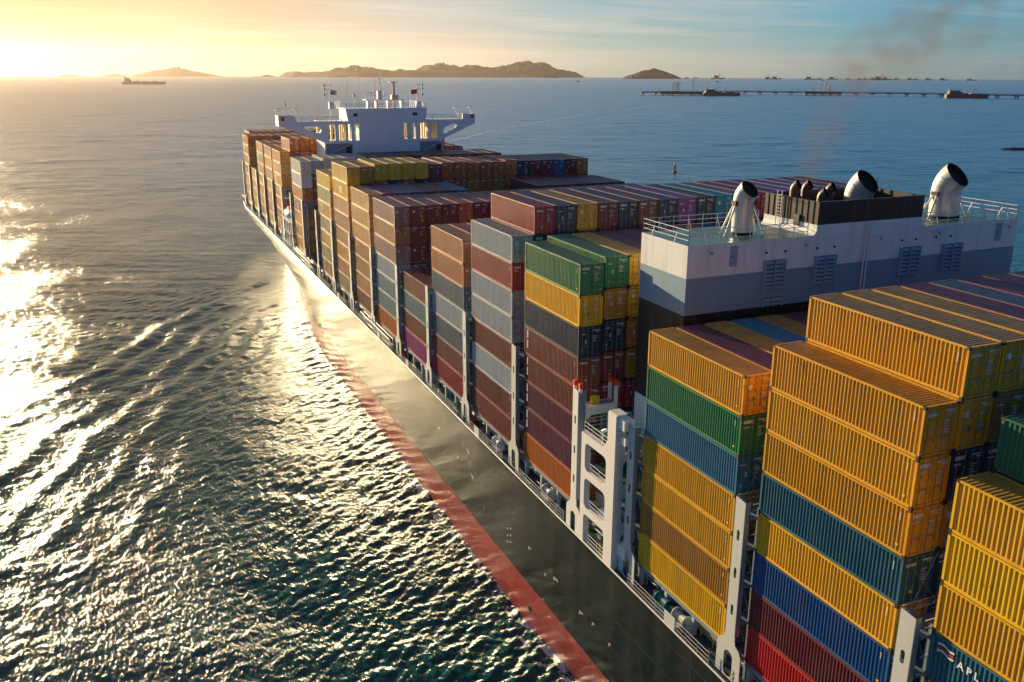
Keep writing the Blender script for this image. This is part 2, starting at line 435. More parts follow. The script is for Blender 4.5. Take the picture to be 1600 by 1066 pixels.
rng = np.random.default_rng(5)
def build_sea():
    # ring grid round the ship's stern; rings and spokes grow with distance
    az = np.concatenate([np.linspace(math.radians(-20), math.radians(66), 1900, endpoint=False),
                         np.linspace(math.radians(66), math.radians(340), 150, endpoint=False)])
    rr = [25.0]
    while rr[-1] < 16500:
        r = rr[-1]
        rr.append(r + (max(.22, r * .0024) if r < 900 else r * .0055))
    rr = np.array(rr)
    A, Rr = np.meshgrid(az, rr)
    X = CAM_LOC.x + Rr * np.sin(A); Y = CAM_LOC.y + Rr * np.cos(A)
    H = np.zeros_like(X)
    cell = np.maximum(Rr * .0022, .2)
    wind = math.radians(70)                # waves travel roughly across the bows
    for k in range(90):
        L = float(np.exp(rng.uniform(math.log(.8), math.log(8))))
        th = wind + rng.normal(0, .95 if L < 4 else .5)
        amp = .0038 * L ** .85 * rng.uniform(.6, 1.3)
        amp *= min(1.0, 2.2 / L) ** .8
        ph = rng.uniform(0, 6.28)
        q = (X * math.cos(th) + Y * math.sin(th)) * (2 * math.pi / L) + ph
        att = np.clip((L / cell - 2.5) / 3.0, 0, 1)
        w = np.sin(q)
        H += amp * att * (w + .28 * np.cos(2 * q))
    for k in range(8):
        L = rng.uniform(8, 17); th = math.radians(62) + rng.normal(0, .22)
        q = (X * math.cos(th) + Y * math.sin(th)) * (2 * math.pi / L) + rng.uniform(0, 6.28) + .8 * np.sin(X * .05 + k) * np.sin(Y * .043 + 2 * k)
        H += .028 * np.clip((L / cell - 2.5) / 3.0, 0, 1) * (np.sin(q) + .25 * np.cos(2 * q))
    for k in range(22):
        L = float(np.exp(rng.uniform(math.log(16), math.log(85)))); th = math.radians(66) + rng.normal(0, .45)
        q = (X * math.cos(th) + Y * math.sin(th)) * (2 * math.pi / L) + rng.uniform(0, 6.28)
        H += .0013 * L * np.clip((L / (cell * 1.6) - 2.0) / 3.0, 0, 1) * np.clip((Rr - 150) / 500, .15, 1) * np.sin(q)
    # patchy gusts
    g = .72 + .45 * np.sin(X * .021 + 1.3 * np.sin(Y * .013)) * np.sin(Y * .017 + 1.1 * np.sin(X * .011 + 2))
    H *= g
    # the wave train that spreads from the bow: crests on a line leaving the hull at about 31 degrees
    ox, oy = -1.0, 268.0
    dx, dy = X - ox, Y - oy
    for k, (a_, ang, off, wl, am) in enumerate(((0, 31.5, 0, 11.0, .95), (0, 31.5, 9.5, 9.0, .62), (0, 29, 19, 8.0, .50),
                                                (0, 27, 28, 7.0, .42), (0, 25, 37, 6.5, .36), (0, 22, 46, 6.0, .30))):
        an = math.radians(ang)
        tx, ty = -math.sin(an), -math.cos(an)          # direction the crest runs (to port and aft)
        nx, ny = -math.cos(an), math.sin(an)           # outward normal
        s_ = dx * tx + (dy + off) * ty
        d_ = dx * nx + (dy + off) * ny
        d_ = d_ + 1.6 * np.sin(s_ * .09 + k) + .6 * np.sin(s_ * .31 + 2 * k)
        env = np.exp(-(d_ / (wl * .42)) ** 2) * np.clip(s_ / 8, 0, 1) * np.exp(-np.maximum(s_, 0) / 150.0)
        env *= .65 + .35 * np.sin(s_ * .17 + 1.7 * k) * np.sin(s_ * .071 + k)
        H += am * env * np.cos(d_ * 2 * math.pi / wl)
    # churned water along the ship's side
    side = np.clip((-1.5 - X), 0, None)
    near = np.exp(-side / 22.0) * (Y < 262) * (Y > -40)
    for k in range(26):
        L = float(np.exp(rng.uniform(math.log(.8), math.log(3.6))))
        th = math.radians(rng.normal(125, 30))
        q = (X * math.cos(th) + Y * math.sin(th)) * (2 * math.pi / L) + rng.uniform(0, 6.28)
        att = np.clip((L / cell - 2.5) / 3.0, 0, 1)
        H += .0095 * L * att * near * (np.sin(q) + .3 * np.cos(2 * q))
    Z = H - ((Rr) ** 2) / (2 * R_E)
    nr, na = X.shape
    co = np.stack([X, Y, Z], -1).reshape(-1, 3).astype(np.float32)
    i = np.arange(nr - 1)[:, None] * na; j = np.arange(na)[None, :]; j2 = (j + 1) % na
    quads = np.stack([(i + j), (i + j2), (i + na + j2), (i + na + j)], -1).reshape(-1, 4)
    me = bpy.data.meshes.new('sea')
    me.vertices.add(len(co)); me.vertices.foreach_set('co', co.ravel())
    nf = len(quads)
    me.loops.add(nf * 4); me.loops.foreach_set('vertex_index', quads.ravel().astype(np.int32))
    me.polygons.add(nf); me.polygons.foreach_set('loop_start', (np.arange(nf) * 4).astype(np.int32))
    me.polygons.foreach_set('use_smooth', np.ones(nf, bool))
    me.update()
    m, t, p, _ = nodes('sea_water')
    gp = t.nodes.new('ShaderNodeNewGeometry').outputs['Position']
    # greener in the ship's wash, bluer offshore
    dv = t.nodes.new('ShaderNodeVectorMath'); dv.operation = 'DISTANCE'; t.links.new(gp, dv.inputs[0]); dv.inputs[1].default_value = (-20, 60, 0)
    df = t.nodes.new('ShaderNodeMapRange'); df.inputs['From Min'].default_value = 90; df.inputs['From Max'].default_value = 650
    t.links.new(dv.outputs['Value'], df.inputs['Value'])
    c = mixc(t, df.outputs[0], (.003, .072, .072), (.0005, .135, .265))
    cd = t.nodes.new('ShaderNodeCameraData')
    sxy = t.nodes.new('ShaderNodeSeparateXYZ'); t.links.new(gp, sxy.inputs[0])
    bowy = mathn(t, 'MAXIMUM', mathn(t, 'DIVIDE', mathn(t, 'SUBTRACT', sxy.outputs['Y'], 185.0), 152.0), 0.0)
    edge = mathn(t, 'SUBTRACT', mathn(t, 'MULTIPLY', mathn(t, 'POWER', bowy, 1.7), 25.0), 1.2)
    off = mathn(t, 'SUBTRACT', edge, sxy.outputs['X'])
    wfo = t.nodes.new('ShaderNodeMapRange'); wfo.inputs['From Min'].default_value = 0.0; wfo.inputs['From Max'].default_value = 4.0; wfo.inputs['To Min'].default_value = 1; wfo.inputs['To Max'].default_value = 0
    t.links.new(off, wfo.inputs['Value'])
    fo = noise_fac(t, gp, .8, .30, .75, 8, (1.0, .5, 1), .7)
    fo = mathn(t, 'GREATER_THAN', mathn(t, 'ADD', fo, mathn(t, 'MULTIPLY', wfo.outputs[0], .5)), .95)
    fo = mathn(t, 'MULTIPLY', mathn(t, 'MULTIPLY', fo, mathn(t, 'GREATER_THAN', wfo.outputs[0], .02)), mathn(t, 'GREATER_THAN', off, -2.5))
    c = mixc(t, mathn(t, 'MULTIPLY', fo, .8), c, (.85, .88, .86))
    # body colour under a reflecting surface; a rough sea never mirrors fully at a grazing view
    df_ = t.nodes.new('ShaderNodeBsdfDiffuse'); gl_ = t.nodes.new('ShaderNodeBsdfGlossy'); fr_ = t.nodes.new('ShaderNodeFresnel')
    fr_.inputs['IOR'].default_value = 1.34; gl_.inputs['Color'].default_value = (.88, .93, .94, 1)
    t.links.new(c, df_.inputs['Color'])
    fcap = mathn(t, 'MULTIPLY', fr_.outputs[0], mathn(t, 'SUBTRACT', 1.0, mathn(t, 'MULTIPLY', fr_.outputs[0], .52)))
    ms_ = t.nodes.new('ShaderNodeMixShader'); t.links.new(fcap, ms_.inputs[0]); t.links.new(df_.outputs[0], ms_.inputs[1]); t.links.new(gl_.outputs[0], ms_.inputs[2])
    t.links.new(ms_.outputs[0], _.inputs['Surface'])
    # waves too far off to resolve act as a rougher surface
    rd = t.nodes.new('ShaderNodeMapRange'); rd.inputs['From Min'].default_value = 110; rd.inputs['From Max'].default_value = 520
    rd.inputs['To Min'].default_value = .08; rd.inputs['To Max'].default_value = .27
    t.links.new(cd.outputs['View Distance'], rd.inputs['Value']); t.links.new(rd.outputs[0], gl_.inputs['Roughness'])
    # ripples too small for the mesh
    def rip(scale, st, det=3):
        mpn = t.nodes.new('ShaderNodeMapping'); mpn.inputs['Scale'].default_value = st
        mpn.inputs['Rotation'].default_value = (0, 0, math.radians(20))
        t.links.new(gp, mpn.inputs['Vector'])
        n = t.nodes.new('ShaderNodeTexNoise'); n.inputs['Scale'].default_value = scale; n.inputs['Detail'].default_value = det
        t.links.new(mpn.outputs[0], n.inputs['Vector']); return n.outputs['Fac']
    b1 = t.nodes.new('ShaderNodeBump'); gst = t.nodes.new('ShaderNodeMapRange'); gst.inputs['From Min'].default_value = .35; gst.inputs['From Max'].default_value = .65; gst.inputs['To Min'].default_value = .3; t.links.new(rip(.045, (1, .6, 1), 3), gst.inputs['Value']); t.links.new(gst.outputs[0], b1.inputs['Strength']); b1.inputs['Distance'].default_value = .24
    t.links.new(rip(2.6, (1, .5, 1), 5), b1.inputs['Height'])
    b2 = t.nodes.new('ShaderNodeBump'); b2.inputs['Strength'].default_value = 1.0; b2.inputs['Distance'].default_value = .26
    t.links.new(rip(.55, (1, .45, 1), 5), b2.inputs['Height'])
    t.links.new(b1.outputs[0], b2.inputs['Normal'])
    b3 = t.nodes.new('ShaderNodeBump'); b3.inputs['Strength'].default_value = 1.0; b3.inputs['Distance'].default_value = 1.3
    t.links.new(rip(.05, (1, .45, 1), 8), b3.inputs['Height'])
    t.links.new(b2.outputs[0], b3.inputs['Normal'])
    for q_ in (df_, gl_, fr_): t.links.new(b3.outputs[0], q_.inputs['Normal'])
    t.nodes.remove(p)
    me.materials.append(m)
    o = bpy.data.objects.new('sea', me); COL.objects.link(o)
    tag(o, 'rippled open sea around the ship, golden at left and blue at right', 'sea', kind='structure')
build_sea()

# ------------------------------------------------------------------ the ship
B0 = 18.4                      # foot of the container stacks above the water
PW, T, CL, CH, CW = 2.56, 2.973, 12.192, 2.925, 2.44
XF = {0: 29.32, 1: 43.99, 2: 58.76, 3: 82.92, 4: 98.46, 5: 113.5, 6: 127.83, 7: 143.1, 8: 158.2, 9: 172.8, 10: 187.83,
      11: 217.45, 12: 244.37, 13: 258.3, 14: 272.95, 15: 287.7, 16: 302.4, 17: 317.1}
ship = empty('container_ship', (24.3, 150, 0))
tag(ship, 'huge black and red hulled container ship under way, carrying all the stacked containers', 'ship')
def sp(o):                      # parts are modelled in world axes: keep them there under the ship's empty
    o.parent = ship; o.matrix_parent_inverse = Matrix.Translation(-Vector((24.3, 150, 0))); return o

def tab(s_):
    a = np.array([[float(v) for v in p_.split(':')] for p_ in s_.split()])
    return lambda y: float(np.interp(y, a[:, 0], a[:, 1]))
hb_deck = tab('-25:21 0:24.6 15:25.5 300:25.5 310:24.6 318:23.2 327:20.5 335:17 342:13 348:8 353:3.5 355:.3')
hb_mid = tab('-25:8 0:16 20:21.5 32:23.6 44:24.8 58:25.5 185:25.5 198:24.9 210:23.9 227:22.2 250:20.2 275:17.6 300:13.6 325:7.4 338:3 345:.3')
hb_wl = tab('-25:1 0:9 20:15.5 40:20.8 55:23.6 66:24.8 80:25.5 183:25.5 195:25.0 206:24.2 220:22.8 235:21 255:18.4 273:15.5 300:10.6 320:5.6 336:.3')
hb_low = tab('-25:.5 20:9 60:20 90:24 180:24 230:15 320:1 335:.2')
def build_hull():
    SX = 24.32
    ys = [-25 + k * 2.5 for k in range(int(380 / 2.5) + 1)]
    lev = [(16.55, 0, 0), (16.0, 0, 0), (13.0, 1, .12), (10.5, 1, .35), (8, 1, .62), (5.2, 1, 1), (3.5, 2, .3), (1.8, 2, .62), (0, 2, 1), (-3, 3, .4), (-9, 3, 1)]
    def hb(y, a):
        z, seg, w = a
        if seg == 0: return hb_deck(y)
        if seg == 1: return hb_deck(y) * (1 - w) + hb_mid(y) * w
        if seg == 2: return hb_mid(y) * (1 - w) + hb_wl(y) * w
        return hb_wl(y) * (1 - w) + hb_low(y) * w
    vs = []; fs = []
    n = len(lev)
    for y in ys:
        for sgn in (-1, 1):
            for a in lev: vs.append((SX + sgn * hb(y, a), y, a[0]))
    for i in range(len(ys) - 1):
        for s_ in (0, 1):
            for k in range(n - 1):
                a = i * 2 * n + s_ * n + k; b = a + 1; c = a + 2 * n + 1; d = a + 2 * n
                fs.append((a, b, c, d) if s_ == 0 else (a, d, c, b))
    mb = MB(); mb.add(vs, fs, 0, True)
    mb.add([vs[k] for k in range(2 * n)], [tuple(list(range(n)) + list(range(2 * n - 1, n - 1, -1)))], 0)
    sp(mb.build('hull', M['hull'], recalc=True))
    # gunwale bar
    mb = MB()
    for sgn in (-1, 1):
        for i in range(len(ys) - 1):
            x0 = SX + sgn * hb_deck(ys[i]); x1 = SX + sgn * hb_deck(ys[i + 1])
            mb.tube((x0 - sgn * .02, ys[i], 16.58), (x1 - sgn * .02, ys[i + 1], 16.58), .09, 6, 0, cap=False)
    sp(mb.build('gunwale', M['bridge_grey']))
    # main deck
    mb = MB()
    L = [(SX - hb_deck(y) + .02, y) for y in ys]; Rr = [(SX + hb_deck(y) - .02, y) for y in ys]
    vs = [(x, y, 16.3) for x, y in L] + [(x, y, 16.3) for x, y in Rr]
    k = len(ys)
    mb.add(vs, [(i, k + i, k + i + 1, i + 1) for i in range(k - 1)], 0)
    sp(mb.build('main_deck', M['deck_blue']))
build_hull()

# hatch covers and coaming under the stacks, with stanchions beneath the outer stack
mb = MB()
for b, xf in XF.items():
    mb.box(1.75, 46.9, xf - CL - .2, xf + .2, 16.3, B0 - .5, 1)
    mb.box(.1, 48.5, xf - CL - .05, xf + .05, B0 - .46, B0 - .06, 0)
    for y in (xf - .25, xf - CL + .25, xf - 4.2, xf - 8.1):
        mb.box(.15, .5, y - .15, y + .15, 16.3, B0 - .47, 2)
        mb.plate([(.5, B0 - .9), (1.74, 16.6), (1.74, B0 - .52), (.5, B0 - .52)], [], 1, y - .04, y + .04, 2)
sp(mb.build('hatch_coaming', [M['steel_blue'], M['steel_blue'], M['bridge_grey']]))

def railing(name, pts, h=1.1, rails=3, step=1.5, r=.028, mat='white', parent=None, braces=False):
    mb = MB()
    for a, b in zip(pts[:-1], pts[1:]):
        a, b = Vector(a), Vector(b); L = (b - a).length; n = max(1, round(L / step))
        for k in range(n + 1):
            q = a + (b - a) * (k / n)
            mb.tube(q, q + Vector((0, 0, h)), r * 1.15, 5)
            if braces and k % 2: mb.tube(q + Vector((0, 0, h * .7)), q + (b - a).normalized() * .35, r, 5)
        for k in range(rails):
            z = Vector((0, 0, h * (k + 1) / rails))
            mb.tube(a + z, b + z, r, 5)
    o = mb.build(name, M[mat], parent)
    return o

# ---- lashing bridges between the bays
gaps = []
order = sorted(XF)
for a, b in zip(order[:-1], order[1:]):
    y0, y1 = XF[a], XF[b] - CL
    if y1 - y0 < 4: gaps.append((y0, y1))
gaps.append((XF[10], XF[10] + 2.4)); gaps.append((XF[11], XF[11] + 2.4)); gaps.append((XF[12] - CL - 2.4, XF[12] - CL))
gaps.append((XF[11] - CL - 2.4, XF[11] - CL)); gaps.append((XF[2], XF[2] + 2.3))
def pillar_plate(mb, y0, y1, x0, x1, top, m=0):
    """tall slotted end plate with two splayed feet"""
    ym = (y0 + y1) / 2
    z0 = 16.35
    w = .52
    outer = [(ym - 1.38, z0), (ym - .42, z0), (ym - .42, 16.3 + .001 + .2)]
    outer = [(ym - 1.38, z0), (ym + 1.38, z0), (ym + 1.36, B0 + .35), (ym + 1.1, B0 + .75), (ym + w + .12, B0 + 1.0), (ym + w, B0 + 1.9),
             (ym + w, B0 + top), (ym - w, B0 + top - .12), (ym - w, B0 + 1.9), (ym - w - .12, B0 + 1.0), (ym - 1.1, B0 + .75), (ym - 1.36, B0 + .35)]
    holes = [rrect(ym - .5, ym + .5, z0 + .08, B0 + .15, .45)]
    z = 3.6
    while z < top - 1:
        holes.append(rrect(ym - .15, ym + .15, B0 + z - .42, B0 + z + .42, .148)); z += 2.97
    mb.plate(outer, holes, 0, x0, x0 + .06, m)
    # edge flanges turned inboard; the pillar's shaded side is coloured in blue-grey
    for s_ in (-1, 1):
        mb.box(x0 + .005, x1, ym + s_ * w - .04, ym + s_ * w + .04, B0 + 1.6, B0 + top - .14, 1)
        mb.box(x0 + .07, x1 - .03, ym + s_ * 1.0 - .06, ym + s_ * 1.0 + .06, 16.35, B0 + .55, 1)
    return ym
for gi, (y0, y1) in enumerate(gaps):
    short = gi in ()
    mb = MB()
    ym = (y0 + y1) / 2
    top = 12.35
    lb = empty('lashing_bridge', (0, 0, 0)); sp(lb)
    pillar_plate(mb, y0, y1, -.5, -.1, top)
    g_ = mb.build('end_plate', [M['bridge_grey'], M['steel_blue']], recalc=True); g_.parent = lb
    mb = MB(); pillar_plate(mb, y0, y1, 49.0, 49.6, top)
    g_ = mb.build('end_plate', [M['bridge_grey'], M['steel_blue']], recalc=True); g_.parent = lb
    if y0 > 295: continue
    mw = MB()
    ya, yb = y0 + .45, y1 - .45
    for k, z in enumerate((-.1, 2.9, 5.9, 8.85, 11.2)):
        mw.box(-.15, 48.9, ya, yb, B0 + z - .16, B0 + z, 0)
    for i in range(0, 11):
        x = .6 + i * 4.75
        for y in (ya + .12, yb - .12):
            mw.box(x - .12, x + .12, y - .12, y + .12, 16.35, B0 + 11.8, 0)
        if i % 2 == 0:
            for z in (0, 2.95, 5.95, 8.9):
                mw.tube((x, ya + .12, B0 + z), (x, yb - .12, B0 + z + 2.8), .05, 5, 0)
    for y in (ya, yb):
        for z in (12.2, 11.75, 9.9, 6.95, 3.95):
            mw.tube((-.1, y, B0 + z), (48.8, y, B0 + z), .03, 5, 1)
    w_ = mw.build('walkway', [M['steel_blue'], M['bridge_grey']])
    w_.parent = lb

# ---- deck-edge railing, one run per bay
runs = [(XF[b] - CL + .15, XF[b] - .15) for b in order if b < 17] + [(XF[10] + 2.8, XF[11] - CL - 2.9), (XF[11] + 2.8, XF[12] - CL - 2.9)]
for i, (y0, y1) in enumerate(runs):
    if y1 - y0 < 2: continue
    o = sp(railing('deck_railing', [(-1.08, y0, 16.5), (-1.08, y1, 16.5)], 1.1, 3, 1.5, .025, 'bridge_grey'))
for i, y in enumerate((51.2, 21, 93.5, 122, 167, 138)):
    mb = MB(); mb.box(-1.16, -1.12, y, y + 1.5, 16.55, 17.75, 0)
    sp(mb.build('sign_board', M['bridge_grey']))
# deck gear on the walkway: winches, pipes, fairleads, drums
def winch(y, mat='teal_gear'):
    mb = MB()
    mb.box(-.45, .75, y - .9, y + .9, 16.3, 16.55, 0)
    mb.tube((.1, y - .7, 17.0), (.1, y + .7, 17.0), .38, 14, 0)
    mb.tube((.1, y - .78, 17.0), (.1, y - .7, 17.0), .58, 14, 0); mb.tube((.1, y + .7, 17.0), (.1, y + .78, 17.0), .58, 14, 0)
    mb.box(-.2, .45, y + .85, y + 1.3, 16.5, 17.4, 1)
    mb.box(-.2, .3, y - 1.3, y - .85, 16.5, 17.2, 0)
    sp(mb.build('mooring_winch', [M[mat], M['dark']]))
winch(54.6); winch(52.0, 'bridge_grey'); winch(24.5); winch(76.6, 'bridge_grey'); winch(90.4, 'white')
FIT = [M['steel_blue'], M['bridge_grey'], M['yellow'], M['dark'], M['red']]
for i in range(92):
    mb = MB()
    y = 12 + i * 2.2 + random.uniform(-.5, .5); x = random.uniform(-.6, 1.2)
    k = random.random()
    if k < .4: mb.tube((x, y, 16.3), (x, y, 16.3 + random.uniform(.5, 1.0)), random.uniform(.08, .22), 8, random.choice((0, 0, 1, 2)))
    elif k < .7: mb.box(x - .25, x + .25, y - .3, y + .4, 16.3, 16.3 + random.uniform(.3, .9), random.choice((0, 1, 3)))
    else:
        mb.tube((x, y, 16.55), (x, y + 1.8, 16.55), .06, 6, random.choice((2, 1, 0)))
    sp(mb.build('deck_fitting', FIT))
for y in (44.5, 30.2, 100.0, 129.5):
    mb = MB(); mb.tube((-.05, y - 1.9, 16.3), (-.05, y - 1.9, 17.35), .32, 12, 0); mb.tube((-.05, y - 1.9, 17.35), (-.05, y - 1.9, 17.55), .2, 12, 0)
    sp(mb.build('fire_hose_box', M['red']))
mb = MB()
for x in (.95, 1.2, 1.45):
    mb.tube((x, 8, 16.75), (x, 285, 16.75), .08, 6, 0)
for i in range(16):
    y = 46.9 + i * .8
    if i % 2 == 0: mb.tube((.6, y, 16.4), (.6, y, 17.35), .05, 6, 1)
mb.tube((.6, 46.9, 17.3), (.6, 51.5, 17.3), .035, 6, 1); mb.tube((.6, 46.9, 16.9), (.6, 51.5, 16.9), .035, 6, 1)
sp(mb.build('deck_pipe', [M['bridge_grey'], M['yellow']]))
# stowed accommodation ladders
for (y0, y1) in ((132.8, 151.0), (196, 215.5)):
    mb = MB()
    for x, z in ((-.95, 17.05), (-.35, 17.05), (-.95, 18.0), (-.35, 18.0)):
        mb.tube((x, y0, z), (x, y1, z + .1), .06, 6)
    n = int((y1 - y0) / .7)
    for k in range(n):
        y = y0 + (y1 - y0) * k / n
        mb.tube((-.95, y, 17.05), (-.35, y, 17.05), .035, 5); mb.tube((-.95, y, 17.05), (-.95, y, 18.05), .03, 5); mb.tube((-.95, y, 18.0), (-.95, y + .7, 17.05), .022, 5)
        mb.box(-.93, -.37, y, y + .35, 17.02, 17.08)
    sp(mb.build('accommodation_ladder', M['white']))
# small painted marks on the ship's side
mb = MB()
def mk(y, z, w, h): mb.box(-1.186, -1.178, y, y + w * .7, z, z + h * .7)
mt = MB()
hx = -1.186
for y, z in ((97.0, 13.0), (95.6, 10.3)):
    for k, (a, b, w, h) in enumerate(((0, 0, .12, .7), (.25, 0, .5, .12), (.25, .58, .5, .12), (.25, .29, .5, .12), (.25, .3, .12, .4), (.63, 0, .12, .35), (-.5, 0, .12, .7), (-.75, .58, .6, .12))):
        mk(y - a * .6, z + b * .6, w * .8, h * .8)
mk(96.4, 11.3, .1, 1.5)
for k in range(6):
    mk(83.5 + (k % 2) * .9, 9.3 - k * .42, .55, .14)
for y, z, w in ((78.2, 9.6, .9), (74.4, 8.6, .5), (71.6, 9.4, 1.4), (66.2, 8.9, 1.0), (63.9, 9.2, .6), (60.8, 9.0, .5), (100.6, 11.0, .9), (108.0, 12.2, 1.0)):
    mk(y, z, w, .13); mk(y + w * .5, z - .25, w * .4, .1)
sp(mb.build('hull_marking', M['mark']))
mb = MB()
for y, z in ((91.6, 8.0), (78.5, 2.2)):
    mb.tube((-1.22, y, z), (-1.1, y, z), .33, 12, 0)
sp(mb.build('hull_outlet', M['dark']))

# ---- lashing tower and pump platform at the port side, forward of the bay just behind the funnel
def tower():
    mb = MB()
    # slotted pillar with orange-tipped guides
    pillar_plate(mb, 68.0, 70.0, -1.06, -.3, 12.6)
    for y in (68.45, 69.55):
        mb.box(-.98, -.72, y - .14, y + .14, B0 + 12.3, B0 + 12.75, 0)
        mb.box(-1.02, -.68, y - .18, y + .18, B0 + 12.75, B0 + 13.25, 2)
        mb.box(2.7, 3.0, y - .14, y + .14, B0 - .1, B0 + 12.6, 0)
        mb.box(2.66, 3.04, y - .18, y + .18, B0 + 12.6, B0 + 13.1, 2)
        arch = [(-.3, B0 + 9.2), (-.3, B0 + 10.9), (2.7, B0 + 10.9), (2.7, B0 + 9.2), (2.5, B0 + 9.7), (2.1, B0 + 10.0), (.3, B0 + 10.0), (-.1, B0 + 9.7)]
        mb.plate(arch, [], 1, y - .06, y + .06, 0)
    mb.box(-.3, 2.7, 68.4, 69.6, B0 + 10.75, B0 + 10.88, 1)
    mb.box(.1, 1.0, 68.2, 68.25, B0 + 11.1, B0 + 11.9, 3)
    # three-opening frame facing port
    y0, y1 = 61.7, 67.45
    outer = [(y0, 16.35), (y1, 16.35), (y1, B0 + 9.0), (63.7, B0 + 9.0), (63.25, B0 + 9.25), (62.75, B0 + 9.9), (62.75, B0 + 12.6), (y0, B0 + 12.6)]
    h = [rrect(62.85, 66.75, B0 + 5.5, B0 + 8.2, .55), rrect(62.85, 66.75, B0 + 1.8, B0 + 4.75, .55), rrect(62.85, 66.75, B0 - 1.95, B0 + 1.1, .45)]
    mb.plate(outer, h, 0, -1.15, -.55, 0)
    # matching frame facing aft
    outer = [(-1.149, 16.35), (3.4, 16.35), (3.4, B0 + 9.0), (-.1, B0 + 9.0), (-.1, B0 + 12.6), (-1.149, B0 + 12.6)]
    h = [rrect(-.3, 2.6, B0 + 5.9, B0 + 8.4, .6), rrect(-.3, 2.6, B0 + 2.2, B0 + 4.9, .6), rrect(-.3, 2.6, B0 - 1.6, B0 + 1.3, .5)]
    mb.plate(outer, h, 1, 61.4, 61.695, 0)
    # box head
    mb.box(-.95, .1, 60.35, 61.39, B0 + 11.6, B0 + 12.5, 0)
    mb.box(-.9, 0, 60.2, 60.9, B0 + 10.3, B0 + 11.0, 0)
    mb.box(-1.12, -.1, 61.3, 62.7, B0 + 12.61, B0 + 12.75, 0)
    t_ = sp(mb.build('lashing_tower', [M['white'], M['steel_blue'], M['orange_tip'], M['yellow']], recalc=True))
    mb = MB()
    for z in (B0 + 8.85, B0 + 5.15, B0 + 1.45, 16.36):
        mb = MB(); mb.box(-.54, 3.9, 61.72, 67.9, z - .14, z, 0)
        d = mb.build('platform', M['deck_green']); d.parent = t_
    for z in (B0 + 8.86, B0 + 5.16, B0 + 1.46, 16.4):
        r = railing('guard_rail', [(-.95, 62.9, z), (-.95, 67.3, z)], 1.15, 3, 1.4, .03, 'white'); r.parent = t_
    r = railing('guard_rail', [(3.7, 62.0, B0 + 8.86), (3.7, 67.8, B0 + 8.86), (-.3, 67.8, B0 + 8.86)], 1.15, 3, 1.4, .03, 'white'); r.parent = t_
    mb = MB()
    z = B0 + 1.9
    mb.tube((-.1, 63.2, z), (-.1, 65.0, z), .38, 14, 0)
    mb.box(-.4, .2, 63.4, 63.6, B0 + 1.46, z, 1); mb.box(-.4, .2, 64.6, 64.8, B0 + 1.46, z, 1)
    g = mb.build('air_tank', [M['white'], M['bridge_grey']]); g.parent = t_
    mb = MB()
    for k in range(4):
        y = 65.2 + k * .5
        mb.path([(.3, y, B0 + 1.46), (.3, y, B0 + 2.9), (.3, y + .12, B0 + 3.05), (.3, y + .24, B0 + 2.9), (.3, y + .24, B0 + 1.46)], [.05] * 5, 8, 0)
    mb.box(.9, 2.4, 62.6, 64.4, B0 + 1.46, B0 + 2.7, 1); mb.box(1.0, 2.2, 65, 66.6, B0 + 1.46, B0 + 2.3, 1)
    mb.tube((1.8, 62.4, B0 + 5.2), (1.8, 62.4, B0 + 6.6), .3, 10, 1)
    g = mb.build('pipework', [M['bridge_grey'], M['steel_blue']]); g.parent = t_
    mb = MB(); mb.box(-.7, .35, 59.9, 61.2, B0 - .35, B0 + .75, 0); mb.box(-.2, 0, 59.86, 59.9, B0 + .1, B0 + .3, 1)
    g = mb.build('control_cabinet', [M['white'], M['dark']]); g.parent = t_
    mb = MB(); mb.tube((-.9, 64.1, B0 + 8.9), (-.9, 64.1, B0 + 10.2), .05, 6); mb.tube((-.9, 64.1, B0 + 10.2), (-.75, 63.7, B0 + 10.5), .16, 10); mb.tube((-.9, 64.1, B0 + 9.3), (-.9, 63.7, B0 + 10.1), .03, 6)
    g = mb.build('flood_lamp', M['white']); g.parent = t_
tower()

